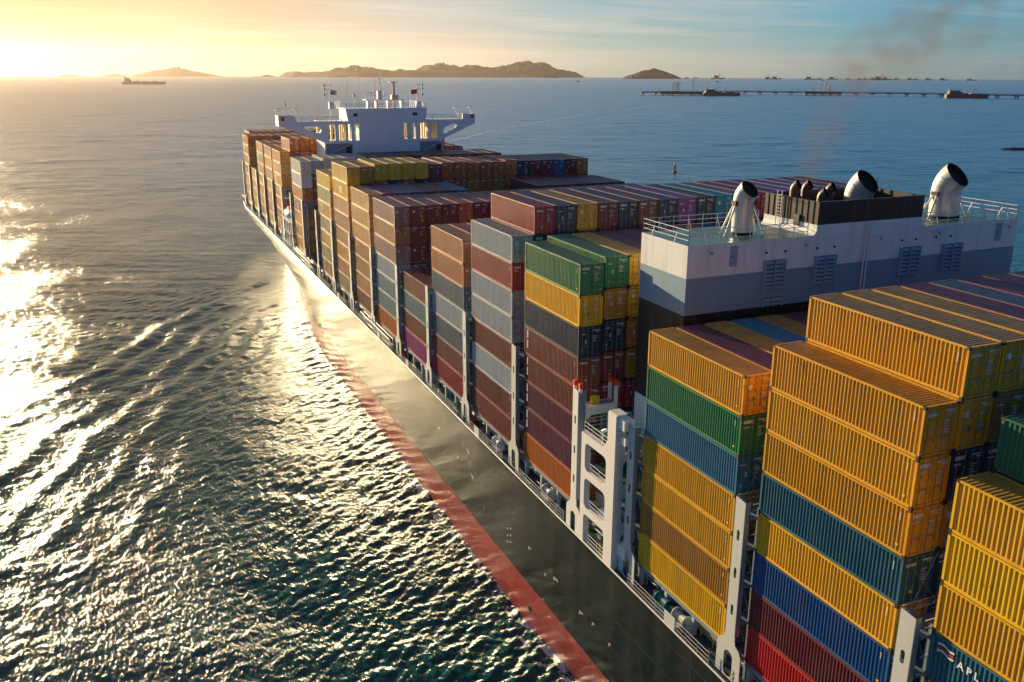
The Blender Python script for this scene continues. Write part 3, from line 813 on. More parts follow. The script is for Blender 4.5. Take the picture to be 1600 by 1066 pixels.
# ---- funnel casing
def casing():
    x0, x1, y0, y1 = 4.05, 41.75, 60.0, 67.1
    mb = MB()
    zt, zb_, zk, zw = B0 + 27.0, B0 + 24.3, B0 + 21.2, B0 + 12.3
    # shell bands butted one over the other; port end, aft, fore, starboard
    for a, b, m in ((16.31, zw, 0), (zw, zk, 2), (zk, zb_, 1), (zb_, zt, 0)):
        vs = [(x0, y0, a), (x1, y0, a), (x1, y1, a), (x0, y1, a), (x0, y0, b), (x1, y0, b), (x1, y1, b), (x0, y1, b)]
        mb.add(vs, [(0, 1, 5, 4), (1, 2, 6, 5), (2, 3, 7, 6), (3, 0, 4, 7)], m)
    c = sp(mb.build('funnel_casing', [M['case_white'], M['case_blue'], M['case_black']]))
    mb = MB()
    bx0, bx1 = 17.1, 29.15
    for xa, xb in ((x0 + .01, bx0), (bx1, x1 - .01)):
        mb = MB(); mb.box(xa, xb, y0 + .01, y1 - .01, zt - .2, zt, 0)
        g = mb.build('casing_deck', M['deck_green']); g.parent = c
    # raised uptake box: white foot with a rounded shoulder, black above, open on top
    mb = MB()
    zf, zu = B0 + 27.9, B0 + 29.85
    for xa, sgn in ((bx0, -1), (bx1, 1)):
        prof = [(xa, zt - .001)] + [(xa + sgn * (.5 - .5 * math.sin(t_)), zt + .5 - .5 * math.cos(t_)) for t_ in [math.radians(a_) for a_ in (0, 25, 50, 75, 90)]] + [(xa, zt + .5)]
        mb.plate(prof, [], 1, y0 + .002, y1 - .002, 0)
    mb.add([(bx0, y0, zt), (bx1, y0, zt), (bx1, y1, zt), (bx0, y1, zt), (bx0, y0, zf), (bx1, y0, zf), (bx1, y1, zf), (bx0, y1, zf)],
           [(0, 1, 5, 4), (1, 2, 6, 5), (2, 3, 7, 6), (3, 0, 4, 7)], 0)
    t_ = .25
    mb.box(bx0, bx1, y0, y0 + t_, zf, zu, 1); mb.box(bx0, bx1, y1 - t_, y1, zf, zu, 1)
    mb.box(bx0, bx0 + t_, y0 + t_, y1 - t_, zf, zu, 1); mb.box(bx1 - t_, bx1, y0 + t_, y1 - t_, zf, zu, 1)
    mb.box(bx0 + t_, bx1 - t_, y0 + t_, y1 - t_, zf + .3, zf + .5, 1)
    for k in range(9): mb.box(bx0 - .05, bx0, y0 + .6 + k * .75, y0 + .68 + k * .75, zf, zu, 1)
    g = mb.build('uptake_box', [M['case_white'], M['case_black']]); g.parent = c
    # louvres on the aft face
    for xa, xb, za, zb2 in ((11.75, 13.85, 22.7, 25.2), (17.15, 19.35, 22.7, 25.15), (26.95, 29.2, 22.65, 25.2), (32.2, 34.45, 22.65, 25.15), (11.85, 13.8, 21.25, 21.95)):
        mb = MB(); xm = (xa + xb) / 2
        mb.box(xa, xb, y0 - .06, y0 - .02, B0 + za, B0 + zb2, 1)
        n = max(2, round((zb2 - za) / .36))
        for k in range(n):
            z = B0 + za + (zb2 - za) * (k + .2) / n
            for u0, u1 in ((xa + .05, xm - .12), (xm + .12, xb - .05)):
                mb.add([(u0, y0 - .07, z + .2), (u1, y0 - .07, z + .2), (u1, y0 - .30, z), (u0, y0 - .30, z), (u0, y0 - .07, z + .23), (u1, y0 - .07, z + .23), (u1, y0 - .30, z + .03), (u0, y0 - .30, z + .03)],
                       [(0, 1, 2, 3), (4, 7, 6, 5), (3, 2, 6, 7), (0, 3, 7, 4), (1, 5, 6, 2)], 0)
        for u in (xa, xm, xb): mb.box(u - .05, u + .05, y0 - .33, y0 - .01, B0 + za - .04, B0 + zb2 + .04, 0)
        g = mb.build('louvre', [M['paleblue'], M['dark']]); g.parent = c
    for xd in (8.2, 38.9):
        mb = MB(); mb.box(xd, xd + .75, y0 - .05, y0 - .004, B0 + 25.0, B0 + 26.7, 0); mb.box(xd + .1, xd + .2, y0 - .09, y0 - .05, B0 + 25.8, B0 + 25.95, 1)
        g = mb.build('door', [M['paleblue'], M['dark']]); g.parent = c
    for xd in (6.0, 15.6, 24.0, 31.0, 40.0):
        mb = MB(); mb.box(xd - .05, xd + .05, y0 - .5, y0 - .004, B0 + 26.5, B0 + 26.6, 0); mb.tube((xd, y0 - .5, B0 + 26.5), (xd, y0 - .6, B0 + 26.25), .12, 8, 1)
        g = mb.build('deck_lamp', [M['white'], M['far_light']]); g.parent = c
    mb = MB()
    for x in (22.6, 23.0): mb.tube((x, y0 - .12, B0 + 21.2), (x, y0 - .12, B0 + 27.8), .07, 6, 0)
    g = mb.build('drain_pipe', M['white']); g.parent = c
    mb = MB()
    for x in (11.9, 13.9, 17.3, 19.2, 27.0, 28.7, 31.2, 33.0): mb.tube((x, y0 - .12, B0 + 25.9), (x, y0, B0 + 25.9), .09, 8)
    g = mb.build('pipe_stub', M['dark']); g.parent = c
    # railings on the casing deck
    z = zt + .02
    for pts in ([(x0 + .1, y0 + .1, z), (x0 + .1, y1 - .1, z), (bx0 - .7, y1 - .1, z)], [(x0 + .1, y0 + .1, z), (bx0 - .9, y0 + .1, z)],
                [(bx1 + .4, y0 + .1, z), (x1 - .1, y0 + .1, z), (x1 - .1, y1 - .1, z), (bx1 + .4, y1 - .1, z)]):
        g = railing('guard_rail', pts, 1.2, 3, 1.55, .032, 'white', braces=True); g.parent = c
    # big bent exhaust and ventilation funnels
    def funnel(name, x, y, r, zbase, zstr, bend, lean, rm=1.0, struts=True, m='funnel'):
        mb = MB(); pts = [(x, y, zbase), (x, y, zstr)]; rs = [r, r]
        R_ = r * 1.6; n = 7
        for k in range(1, n + 1):
            a_ = math.radians(bend) * k / n
            d = R_ * (1 - math.cos(a_)); pts.append((x + d * lean[0], y + d * lean[1], zstr + R_ * math.sin(a_))); rs.append(r * (1 + (rm - 1) * k / n))
        # straight lip past the bend
        a_ = math.radians(bend); e = r * .15
        px_, py_, pz_ = pts[-1]
        pts.append((px_ + math.sin(a_) * e * lean[0], py_ + math.sin(a_) * e * lean[1], pz_ + math.cos(a_) * e)); rs.append(r * rm)
        mb.path(pts, rs, 32, 0, True, False)
        # dark throat: a shallow sooty disc paints in the shade of the depth
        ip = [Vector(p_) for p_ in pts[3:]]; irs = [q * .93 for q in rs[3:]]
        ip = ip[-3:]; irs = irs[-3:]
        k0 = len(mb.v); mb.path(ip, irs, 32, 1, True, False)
        # rim ring
        rim = []
        a, b = mb.v[k0 - 0 - 0:k0], None
        mb.tube((x, y, zbase - .12), (x, y, zbase + .12), r * 1.08, 32, 1)
        for zz2 in (zbase + (zstr - zbase) * .55, zstr):          # flanged joints
            mb.tube((x, y, zz2 - .03), (x, y, zz2 + .03), r * 1.03, 32, 0)
        for q in (3, 6):
            d_ = (Vector(pts[q + 1]) - Vector(pts[q])).normalized(); c_ = Vector(pts[q])
            mb.tube(c_ - d_ * .02, c_ + d_ * .02, rs[q] * 1.025, 32, 0)
        g = mb.build(name, [M[m], M['soot_shade']]); g.parent = c
        # weld bands
        if struts:
            for dx, dy in ((-1, -.5), (1, -.5), (-.9, .7), (1, .7)):
                mb2 = MB(); top = (x + dx * r * .98, y + dy * r * .3, zstr - .1)
                mb2.tube(top, (x + dx * (r + 1.15), y + dy * (r * .6 + .3), zt + .02), .085, 8, 0)
                mb2.box(top[0] - .22, top[0] + .22, top[1] - .2, top[1] + .2, top[2] - .15, top[2] + .22, 1)
                g2 = mb2.build('strut', [M['white'], M['dark']]); g2.parent = c
    L1 = (.25, -.97)
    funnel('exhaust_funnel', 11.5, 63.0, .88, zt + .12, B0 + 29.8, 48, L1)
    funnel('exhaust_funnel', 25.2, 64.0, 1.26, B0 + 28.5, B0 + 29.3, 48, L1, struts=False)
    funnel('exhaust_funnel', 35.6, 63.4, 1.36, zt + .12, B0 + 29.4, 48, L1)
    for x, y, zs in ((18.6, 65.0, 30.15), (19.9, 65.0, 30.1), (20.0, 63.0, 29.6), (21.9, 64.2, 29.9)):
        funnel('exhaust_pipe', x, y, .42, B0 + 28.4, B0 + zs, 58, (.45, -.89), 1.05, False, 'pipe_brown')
    mb = MB()
    for x in (28.3, 29.3):
        for y in (65.2, 66.4): mb.tube((x - .8, y, B0 + 28.4), (x - .8, y, B0 + 31.0), .05, 6)
    mb.tube((27.5, 65.2, B0 + 30.9), (28.5, 66.4, B0 + 30.9), .04, 6)
    mb.tube((24.2, 66.4, B0 + 29.9), (24.2, 66.4, B0 + 30.4), .28, 10); mb.box(16.95, 17.1, 62.2, 62.9, zf - .4, zf + .6)
    g = mb.build('uptake_fittings', M['dark']); g.parent = c
    mb = MB()
    for y in (64.6, 65.2): mb.tube((16.9, y, zt), (16.9, y, B0 + 30.3), .04, 6)
    for k in range(10): mb.tube((16.9, 64.6, zt + .3 * k + .2), (16.9, 65.2, zt + .3 * k + .2), .025, 5)
    for y in (64.3, 65.5): mb.tube((16.3, y, B0 + 29.9), (16.9, y, B0 + 29.9), .03, 5)
    g = mb.build('ladder', M['white']); g.parent = c
casing()

# ---- bridge house
def bridge():
    y0 = 219.0
    Z = lambda z: B0 + z
    outer = [(8.6, Z(10)), (38.3, Z(10)), (38.3, Z(23.8)), (47.05, Z(27.5)), (47.05, Z(29.8)), (43.7, Z(29.95)), (43.7, Z(28.6)), (34.0, Z(28.6)), (34.4, Z(31.35)),
             (14.0, Z(31.45)), (14.5, Z(28.6)), (2.2, Z(28.7)), (2.0, Z(30.0)), (-1.9, Z(30.1)), (-1.9, Z(27.6)), (-1.2, Z(27.5)), (7.7, Z(24.1)), (8.6, Z(23.6))]
    holes = [rrect(a, b, Z(24.0), Z(27.9), .25, 2) for a, b in ((9.75, 11.35), (12.2, 13.75), (14.3, 15.15), (16.0, 17.2), (28.1, 29.6), (30.6, 31.6), (32.5, 34.5), (35.3, 36.9))]
    holes += [[(3.9, Z(27.3)), (4.2, Z(26.9)), (7.0, Z(25.95)), (7.6, Z(26.0)), (7.95, Z(26.6)), (7.6, Z(27.3)), (7.0, Z(27.5)), (4.2, Z(27.5))],
              [(38.6, Z(25.2)), (38.9, Z(25.1)), (41.7, Z(26.5)), (42.1, Z(27.1)), (41.8, Z(27.5)), (41.2, Z(27.5)), (38.8, Z(26.5)), (38.5, Z(25.9))],
              [(15.8, Z(29.6)), (16.9, Z(29.6)), (16.9, Z(30.35)), (15.8, Z(30.35))], [(30.6, Z(29.65)), (31.9, Z(29.65)), (31.9, Z(30.4)), (30.6, Z(30.4))]]
    mb = MB(); mb.plate(outer, holes, 1, y0, y0 + .35, 0)
    # low recesses each side, their shade painted as flat blue-grey panels
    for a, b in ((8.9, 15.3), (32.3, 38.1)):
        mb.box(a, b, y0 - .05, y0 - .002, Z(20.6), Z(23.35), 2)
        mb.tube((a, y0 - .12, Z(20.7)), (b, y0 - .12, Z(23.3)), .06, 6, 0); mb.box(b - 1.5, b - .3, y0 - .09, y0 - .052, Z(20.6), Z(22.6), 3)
    # decks, fins and columns behind the wall
    mb.box(9.0, 37.9, 219.36, 231.0, Z(23.3), Z(23.6), 0)
    mb.box(8.8, 38.0, 219.36, 231.0, Z(28.1), Z(28.4), 0)
    mb.box(-1.8, 47.0, 219.36, 223.2, Z(28.4), Z(28.58), 0)
    mb.box(-1.85, 2.1, 222.9, 223.2, Z(28.58), Z(30.05), 0); mb.box(43.6, 47.0, 222.9, 223.2, Z(28.58), Z(29.9), 0)
    mb.box(-1.9, -1.7, 219.36, 223.2, Z(27.6), Z(30.05), 0); mb.box(46.85, 47.04, 219.36, 223.2, Z(27.6), Z(29.8), 0)
    mb.box(17.3, 28.0, 219.36, 231.0, Z(23.6), Z(28.1), 0)
    mb.box(9.0, 37.9, 220.0, 231.0, 16.31, Z(23.3), 0)
    for x in (9.4, 11.8, 14.0, 15.6, 28.2, 30.1, 32.0, 35.0, 37.2):
        for y in (221.2, 225.6, 230.4):
            mb.box(x - .22, x + .22, y - .3, y + .3, Z(23.6), Z(28.1), 1)
    for x in (10.6, 13.0, 29.4, 33.4, 36.2): mb.box(x - .35, x + .35, 224.6, 225.4, Z(23.6), Z(26.4), 1)
    mb.box(36, 37, 221, 221.2, Z(23.7), Z(27.8), 1)
    # wheelhouse
    mb.box(14.6, 33.9, 219.36, 228.5, Z(28.58), Z(31.3), 0)
    mb.box(14.2, 34.3, 219.36, 229.0, Z(31.31), Z(31.45), 0)
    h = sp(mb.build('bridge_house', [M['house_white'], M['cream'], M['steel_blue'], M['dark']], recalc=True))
    for a, b in ((15.8, 16.9), (30.6, 31.9)):
        w = MB(); w.box(a, b, y0 + .2, y0 + .25, Z(29.6), Z(30.4)); g = w.build('window', M['glass']); g.parent = h
    for x in (12.6, 9.0):
        w = MB(); w.path([(x, 221.5, Z(31.2)), (x + .5, 221.5, Z(31.5)), (x + 1.2, 221.5, Z(31.2)), (x + 1.7, 221.5, Z(28.6))], [.25, .3, .3, .3], 10)
    g = railing('guard_rail', [(2.3, 219.3, Z(28.6)), (14.2, 219.3, Z(28.6))], 1.15, 3, 1.2, .05, 'white'); g.parent = h
    g = railing('guard_rail', [(34.6, 219.3, Z(28.6)), (43.5, 219.3, Z(28.6))], 1.15, 3, 1.2, .05, 'white'); g.parent = h
    g = railing('guard_rail', [(14.3, 219.4, Z(31.45)), (34.2, 219.4, Z(31.45)), (34.2, 228.9, Z(31.45))], 1.1, 3, 1.1, .05, 'white'); g.parent = h
    g = railing('guard_rail', [(14.3, 228.9, Z(31.45)), (34.2, 228.9, Z(31.45))], 1.1, 3, 1.1, .05, 'white'); g.parent = h
    for xa, xb in ((-1.6, 2.6), (42.6, 46.6)):
        w = MB()
        for x in (xa, xb):
            w.tube((x, 221, Z(30.0)), (x, 221, Z(31.4)), .05, 6); w.box(x - .7, x + .5, 220.9, 221.1, Z(31.5), Z(31.6)); w.box(x - .6, x + .6, 220.6, 221.4, Z(31.2), Z(31.3))
        w.tube((xa, 221, Z(31.45)), (xb, 221, Z(31.45)), .035, 5)
        g = w.build('wing_lamp', M['house_white']); g.parent = h
    for x in (-.9, 46.2):
        w = MB(); w.box(x - .3, x + .3, y0 - .5, y0 - .02, Z(28.9), Z(29.7), 0); g = w.build('side_lamp_box', M['red']); g.parent = h
    # monkey-island platform and masts
    w = MB()
    w.box(19.4, 29.6, 220.5, 223.5, Z(33.3), Z(33.5), 0)
    for x in (20.3, 22.4, 25.3, 28.7): w.box(x - .3, x + .3, 221, 222.6, Z(31.45), Z(33.3), 0)
    for k in range(6): w.tube((19.5 + k * 2.0, 220.6, Z(33.5)), (19.5 + k * 2.0, 220.6, Z(34.4)), .05, 6, 0)
    w.tube((19.5, 220.6, Z(34.4)), (22.0, 220.6, Z(34.4)), .05, 6, 0); w.box(19.5, 21.6, 220.8, 221.0, Z(34.9), Z(35.1), 0); w.tube((20.5, 221, Z(33.5)), (20.5, 221, Z(35.0)), .07, 6, 0)
    w.box(23.2 - .5, 23.2 + .5, 221.5, 222.4, Z(33.5), Z(35.4), 0)
    g = w.build('radar_platform', M['house_white']); g.parent = h
    w = MB()
    for dx in (-.4, .4): w.tube((23.2 + dx, 222, Z(33.5)), (23.2 + dx * .4, 222, Z(38.6)), .08, 6, 0)
    for k in range(8):
        zz_ = 34.4 + k * .55; w.tube((23.2 - 1.3 + .07 * k, 222, Z(zz_)), (23.2 + 1.3 - .07 * k, 222, Z(zz_)), .045, 6, 0)
        w.tube((23.2 - .4, 222, Z(zz_)), (23.2 + .4, 222, Z(zz_ + .5)), .03, 5, 0)
        for s_ in (-1.2, 1.2): w.box(23.2 + s_ - .1, 23.2 + s_ + .1, 221.9, 222.1, Z(zz_), Z(zz_ + .3), 1)
    w.tube((23.2, 222, Z(38.5)), (23.2, 222, Z(39.8)), .035, 5, 0)
    g = w.build('signal_mast', [M['house_white'], M['dark']]); g.parent = h
    w = MB()
    w.tube((26.9, 222, Z(33.5)), (26.9, 222, Z(37.4)), .32, 12, 0); w.box(25.9, 27.9, 221.7, 222.3, Z(37.4), Z(37.6), 0); w.tube((26.9, 222, Z(31.4)), (26.9, 222, Z(33.3)), .28, 10, 0)
    w.box(26.2, 27.9, 221.4, 222.6, Z(33.5), Z(34.5), 0)
    g = w.build('radar_post', M['cream']); g.parent = h
    w = MB()
    w.tube((17.0, 222, Z(31.4)), (17.0, 222, Z(34.0)), .06, 6, 0)
    for k in range(8):
        a0 = math.pi * k / 8 - math.pi / 2; a1 = math.pi * (k + 1) / 8 - math.pi / 2
        w.tube((17.0, 222, Z(34.3) + .5 * math.sin(a0)), (17.0, 222, Z(34.3) + .5 * math.sin(a1)), max(.02, .42 * math.cos(a0)), 12, 0, max(.02, .42 * math.cos(a1)), False)
    for x in (15.2, 18.1): w.tube((x, 222, Z(31.4)), (x, 222, Z(38.5)), .03, 5, 0)
    g = w.build('satellite_dome', M['house_white']); g.parent = h
    for x0_, zt_, sg in ((10.9, 37.2, 1), (32.6, 36.9, -1)):
        w = MB()
        w.tube((x0_, 221, Z(28.6)), (x0_, 221, Z(zt_)), .09, 6, 0)
        for z_ in (34.6, 35.9, 36.8): w.tube((x0_ - sg * 1.3, 221, Z(z_)), (x0_ + sg * .4, 221, Z(z_ + .1)), .05, 5, 0); w.box(x0_ - sg * 1.3 - .15, x0_ - sg * 1.3 + .15, 220.9, 221.1, Z(z_ - .25), Z(z_ + .35), 1)
        w.box(x0_ - .4, x0_ + .9, 220.5, 221.5, Z(31.4), Z(33.0), 0)
        for k in range(4): w.tube((x0_ + sg * (.5 + .5 * k) , 221, Z(31.4)), (x0_ + sg * (.5 + .5 * k) + .25, 221, Z(33.0 + .1 * k)), .1, 6, 0)
        g = w.build('flag_mast', [M['house_white'], M['dark']]); g.parent = h
    # lifeboat gallery
    w = MB()
    for z_ in (-.4, 2.4, 5.2): w.box(-1.0, 8.9, 218.0, 231.0, Z(z_ - .15), Z(z_), 0)
    for y in (218.2, 221.0, 224, 227.2, 230.6): w.box(-1.0, -.75, y - .13, y + .13, 16.35, Z(5.2), 0)
    for y in (219.5, 227.0): w.path([(2.5, y, Z(5.2)), (2.5, y, Z(8.6)), (1.6, y, Z(9.8)), (-.4, y, Z(10.0))], [.18] * 4, 8, 0)
    g = w.build('boat_gallery', M['house_white']); g.parent = h
bridge()
def flag(name, label, x, z, cols, s_):
    mb = MB()
    n = 10
    for j in range(2):
        for i in range(n):
            x0 = x + s_ * 1.5 * i / n; x1 = x + s_ * 1.5 * (i + 1) / n
            y_ = lambda q: 221 + .14 * math.sin(q * 5.0)
            za = z - .55 + .55 * j; zb2 = za + .55
            d = .2
            for yy, rev in ((0, False), (.02, True)):
                f = (0, 1, 2, 3) if not rev else (3, 2, 1, 0)
                mb.add([(x0, y_(x0) + yy, za - d * i / n), (x1, y_(x1) + yy, za - d * (i + 1) / n), (x1, y_(x1) + yy, zb2 - d * (i + 1) / n), (x0, y_(x0) + yy, zb2 - d * i / n)], [f], cols[j] if i < 6 else cols[2])
    o = mb.build(name, [M['mark'], M['flag_red']])
    tag(o, label, 'flag', 'flags on the bridge masts')
M['flag_red'] = paint('flag_red', (.75, .03, .06), .7, .1)
flag('signal_flag', 'red and white flag flying from the port mast over the bridge', 11.0, B0 + 35.3, (1, 0, 0), 1)
flag('signal_flag', 'plain red flag flying from the starboard mast over the bridge', 32.5, B0 + 35.3, (1, 1, 1), -1)
# lifeboat
mb = MB()
n = 14
vs = []
for i in range(n + 1):
    u = i / n * 2 - 1; w = max(.02, (1 - abs(u) ** 2.6)) ** .6
    for k in range(12):
        a_ = 2 * math.pi * k / 12
        vs.append((.1 + 1.35 * w * math.cos(a_), 223.2 + u * 4.2, B0 + 6.6 + (1.15 if math.sin(a_) > 0 else 1.3) * w * math.sin(a_) + .25 * u * u))
mb.add(vs, [(i*12+k, i*12+(k+1) % 12, (i+1)*12+(k+1) % 12, (i+1)*12+k) for i in range(n) for k in range(12)], 0, True)
lbt = mb.build('lifeboat', M['house_white'], recalc=True)
mb = MB(); mb.box(-.35, .55, 222.4, 224.6, B0 + 7.6, B0 + 8.3, 0); hh = mb.build('canopy', M['orange_tip']); hh.parent = lbt
tag(lbt, 'white enclosed lifeboat hung at the port side of the bridge', 'lifeboat')

# ------------------------------------------------------------------ containers
C = dict(yellow=(.74, .385, .012), lemon=(.80, .50, .02), bright=(.80, .50, .006), ochre=(.42, .215, .025), orange=(.60, .17, .02),
         brown=(.22, .058, .045), tan=(.50, .23, .09), maroon=(.19, .024, .034), plum=(.15, .028, .06), crimson=(.34, .02, .045),
         red=(.58, .018, .018), magenta=(.42, .03, .20), navy=(.010, .040, .09), blue=(.012, .085, .24), steel=(.03, .15, .27),
         teal=(.018, .12, .17), aqua=(.0, .27, .40), green=(.02, .21, .075), dgreen=(.015, .13, .06), grey=(.40, .46, .49), slate=(.12, .16, .20),
         cream=(.70, .64, .54), white=(.82, .82, .80), olive=(.36, .34, .17), pinkbrown=(.40, .22, .19), purple=(.25, .07, .32), rust=(.48, .13, .035),
         dorange=(.45, .13, .03), amber=(.80, .36, .07), sand=(.72, .42, .15), gteal=(.16, .27, .29))  # amber and sand put the low sun's golden glow into the paint
CN = dict(yellow='mustard yellow', lemon='lemon yellow', bright='bright yellow', ochre='ochre', orange='orange', brown='reddish brown', tan='tan brown', maroon='maroon',
          plum='plum', crimson='crimson', red='bright red', magenta='magenta', navy='navy blue', blue='blue', steel='steel blue', teal='dark teal', aqua='aqua blue',
          green='green', dgreen='dark green', grey='light grey', slate='slate grey', cream='cream', white='white', olive='olive', pinkbrown='pinkish brown', purple='purple',
          rust='rust brown', dorange='burnt orange', amber='amber', sand='sandy tan', gteal='grey teal')
SIDE = {0: 'yellow bright yellow teal yellow blue maroon', 1: 'yellow yellow yellow teal yellow blue maroon red', 2: 'yellow green steel yellow yellow ochre bright',
        3: 'green bright navy brown brown plum plum orange', 4: 'grey crimson grey grey brown grey brown brown', 5: 'tan tan slate grey slate brown crimson',
        6: 'brown gteal brown magenta', 7: 'pinkbrown tan pinkbrown grey gteal gteal orange', 8: 'sand sand sand tan tan tan brown',
        9: 'lemon lemon sand tan tan amber tan olive', 10: 'lemon olive sand olive sand olive tan', 11: 'cream white orange pinkbrown amber sand amber',
        12: 'amber sand amber sand orange tan amber', 13: 'tan amber tan sand tan orange sand', 14: 'tan olive sand sand amber sand tan',
        15: 'amber sand amber tan', 16: 'orange amber sand tan amber sand tan', 17: 'orange tan amber sand tan tan sand'}  # far bays take warm tones that carry the sun's glow
TOPC = {0: {1: 'dgreen', 2: 'green', 3: 'yellow'},
        1: {1: 'yellow', 2: 'yellow', 3: 'yellow', 4: 'maroon', 5: 'slate', 6: 'crimson', 7: 'plum', 8: 'slate', 9: 'maroon', 10: 'slate', 11: 'maroon'},
        2: {1: 'plum', 2: 'yellow', 3: 'aqua', 4: 'yellow', 5: 'maroon', 6: 'maroon', 7: 'navy'},
        3: {1: 'green', 2: 'yellow', 3: 'maroon', 4: 'maroon', 5: 'plum', 6: 'plum', 7: 'dorange', 8: 'navy', 9: 'maroon'},
        4: dict(enumerate('x crimson navy yellow maroon navy brown navy purple navy aqua slate crimson navy purple slate purple navy maroon'.split())),
        5: {1: 'rust', 2: 'maroon', 3: 'brown'}, 6: {1: 'maroon', 2: 'maroon', 3: 'brown'},
        7: dict(enumerate('x brown brown brown rust maroon crimson brown maroon brown slate brown maroon brown brown navy maroon brown'.split())),
        8: dict(enumerate('x magenta slate slate brown brown aqua brown maroon maroon brown maroon maroon maroon maroon maroon maroon maroon maroon'.split())),
        9: dict(enumerate('x ochre lemon lemon lemon lemon maroon rust rust rust rust rust orange navy maroon plum blue maroon orange'.split())),
        10: dict(enumerate('x cream tan brown rust rust orange brown maroon maroon brown rust slate brown navy maroon brown maroon maroon'.split())),
        11: dict(enumerate('x grey cream cream cream cream slate slate slate maroon maroon slate maroon maroon maroon brown maroon maroon maroon'.split())),
        12: {1: 'rust', 2: 'rust', 3: 'orange', 16: 'orange', 17: 'maroon', 18: 'maroon'}}
ENDC = {(1, 1): 'yellow yellow navy ochre navy', (1, 2): 'yellow ochre navy maroon navy', (1, 3): 'yellow ochre navy navy', (3, 1): 'green ochre navy maroon crimson gteal plum',
        (3, 2): 'yellow yellow orange ochre crimson navy', (4, 1): 'crimson navy navy maroon', (7, 0): '', (9, 9): 'rust ochre', (9, 10): 'rust rust', (9, 11): 'rust ochre'}
def tiers(b, r):
    if b == 0: return 7 if r == 0 else 8
    if b == 1: return 8 if r == 0 else 9
    if b == 3: return 8
    if b == 4: return 8 if r == 0 else 9
    if b == 6: return 4
    if b == 8: return 6 if 7 <= r <= 11 else 7
    if b == 9: return 8
    if b == 12: return 8 if r in (1, 2, 3, 16) else 7
    if b == 15: return 4
    return 7
def lift(b, r, k):              # taller boxes underneath raise some stacks a little
    if b == 3 and r >= 1: return .55 * (k + 1) / 8
    if b == 9 and 2 <= r <= 5: return .42 * (k + 1) / 8
    if b == 9 and r in (7, 8, 12): return .25 * (k + 1) / 8
    if b == 11 and r >= 2: return .5 * (k + 1) / 7
    if b == 17: return .3 * (k + 1) / 7
    return 0
NROW = 19
pal = {0: 'yellow ochre navy maroon', 1: 'ochre navy maroon ochre teal', 2: 'yellow green steel ochre', 3: 'maroon navy plum crimson ochre', 4: 'maroon navy crimson brown'}
def colour(b, r, k, n):
    """k counts down from the top"""
    if r == 0: return SIDE[b].split()[k]
    if (b, r) in ENDC and k < len(ENDC[(b, r)].split()): return ENDC[(b, r)].split()[k]
    if k == 0 and r in TOPC.get(b, {}): return TOPC[b][r]
    if b == 9 and k == 1 and r >= 7: return 'rust'
    if b == 7 and k < 3: return ['slate', 'brown', 'brown', 'maroon', 'dorange', 'plum'][r] if r < 6 else 'brown'
    if b >= 12: return random.choice(['rust', 'rust', 'orange', 'brown', 'dorange'])  # warm glow beyond the bridge put into the box colours
    return random.choice(pal.get(b, 'brown maroon rust brown navy').split())
cells = {}
for b in order:
    for r in range(NROW):
        if b == 16 and r > 17 or b == 17 and not 1 <= r <= 16: continue
        n = tiers(b, r)
        for k in range(n):
            cells[(b, r, n - 1 - k)] = colour(b, r, k, n)
def cell_pos(b, r, t_):
    return Vector(((r + .5) * PW - .06, XF[b] - CL / 2, B0 + t_ * T + lift(b, r, t_ - 1) + .0))
# which boxes the photograph shows: rays from the photograph's viewpoint against plain boxes
bv, bf, ids = [], [], []
def addbox(c0, c1, id_):
    b_ = len(bv)
    for z in (c0[2], c1[2]):
        for x, y in ((c0[0], c0[1]), (c1[0], c0[1]), (c1[0], c1[1]), (c0[0], c1[1])): bv.append((x, y, z))
    for f in ((0, 3, 2, 1), (4, 5, 6, 7), (0, 1, 5, 4), (1, 2, 6, 5), (2, 3, 7, 6), (3, 0, 4, 7)):
        bf.append([b_ + i for i in f]); ids.append(id_)
for key in cells:
    p_ = cell_pos(*key)
    addbox((p_.x - CW/2, p_.y - CL/2, p_.z), (p_.x + CW/2, p_.y + CL/2, p_.z + CH), key)
addbox((4.05, 60, 16), (41.75, 67.1, B0 + 27), None); addbox((17.1, 60, 30), (29.1, 67, B0 + 29.8), None)
addbox((8.8, 219, 16), (38.2, 231, B0 + 31.4), None)
for y0_, y1_ in gaps: addbox((-1, (y0_ + y1_) / 2 - .6, 16), (-.2, (y0_ + y1_) / 2 + .6, B0 + 12.3), None)
tree = BVHTree.FromPolygons(bv, bf)
seen = {}
NX, NY = 640, 426
for j in range(NY):
    for i in range(NX):
        a = ((i + .5) / NX - .5) * 1600 / F_PX; b_ = -((j + .5) / NY - .5) * 1066 / F_PX
        d = _fw + _r2 * a + _u2 * b_
        loc, nor, fi, dist = tree.ray_cast(CAM_LOC, d.normalized(), 500)
        if fi is not None and ids[fi] is not None: seen[ids[fi]] = seen.get(ids[fi], 0) + 1
ranked = sorted(seen, key=lambda q: -seen[q])
shown = ranked[:300]
print('containers seen', len(seen), 'smallest of 300', seen[shown[-1]])
# boxes with an open face that are not among those, kept as one mass for other viewpoints
rest = []
sset = set(shown)
for key in cells:
    if key in sset: continue
    b, r, t_ = key
    openf = (b, r, t_ + 1) not in cells or (b, r - 1, t_) not in cells or (b, r + 1, t_) not in cells
    if not openf and b > 0 and t_ >= 7 - 1: openf = (b - 1, r, t_) not in cells
    if openf or key in seen: rest.append(key)

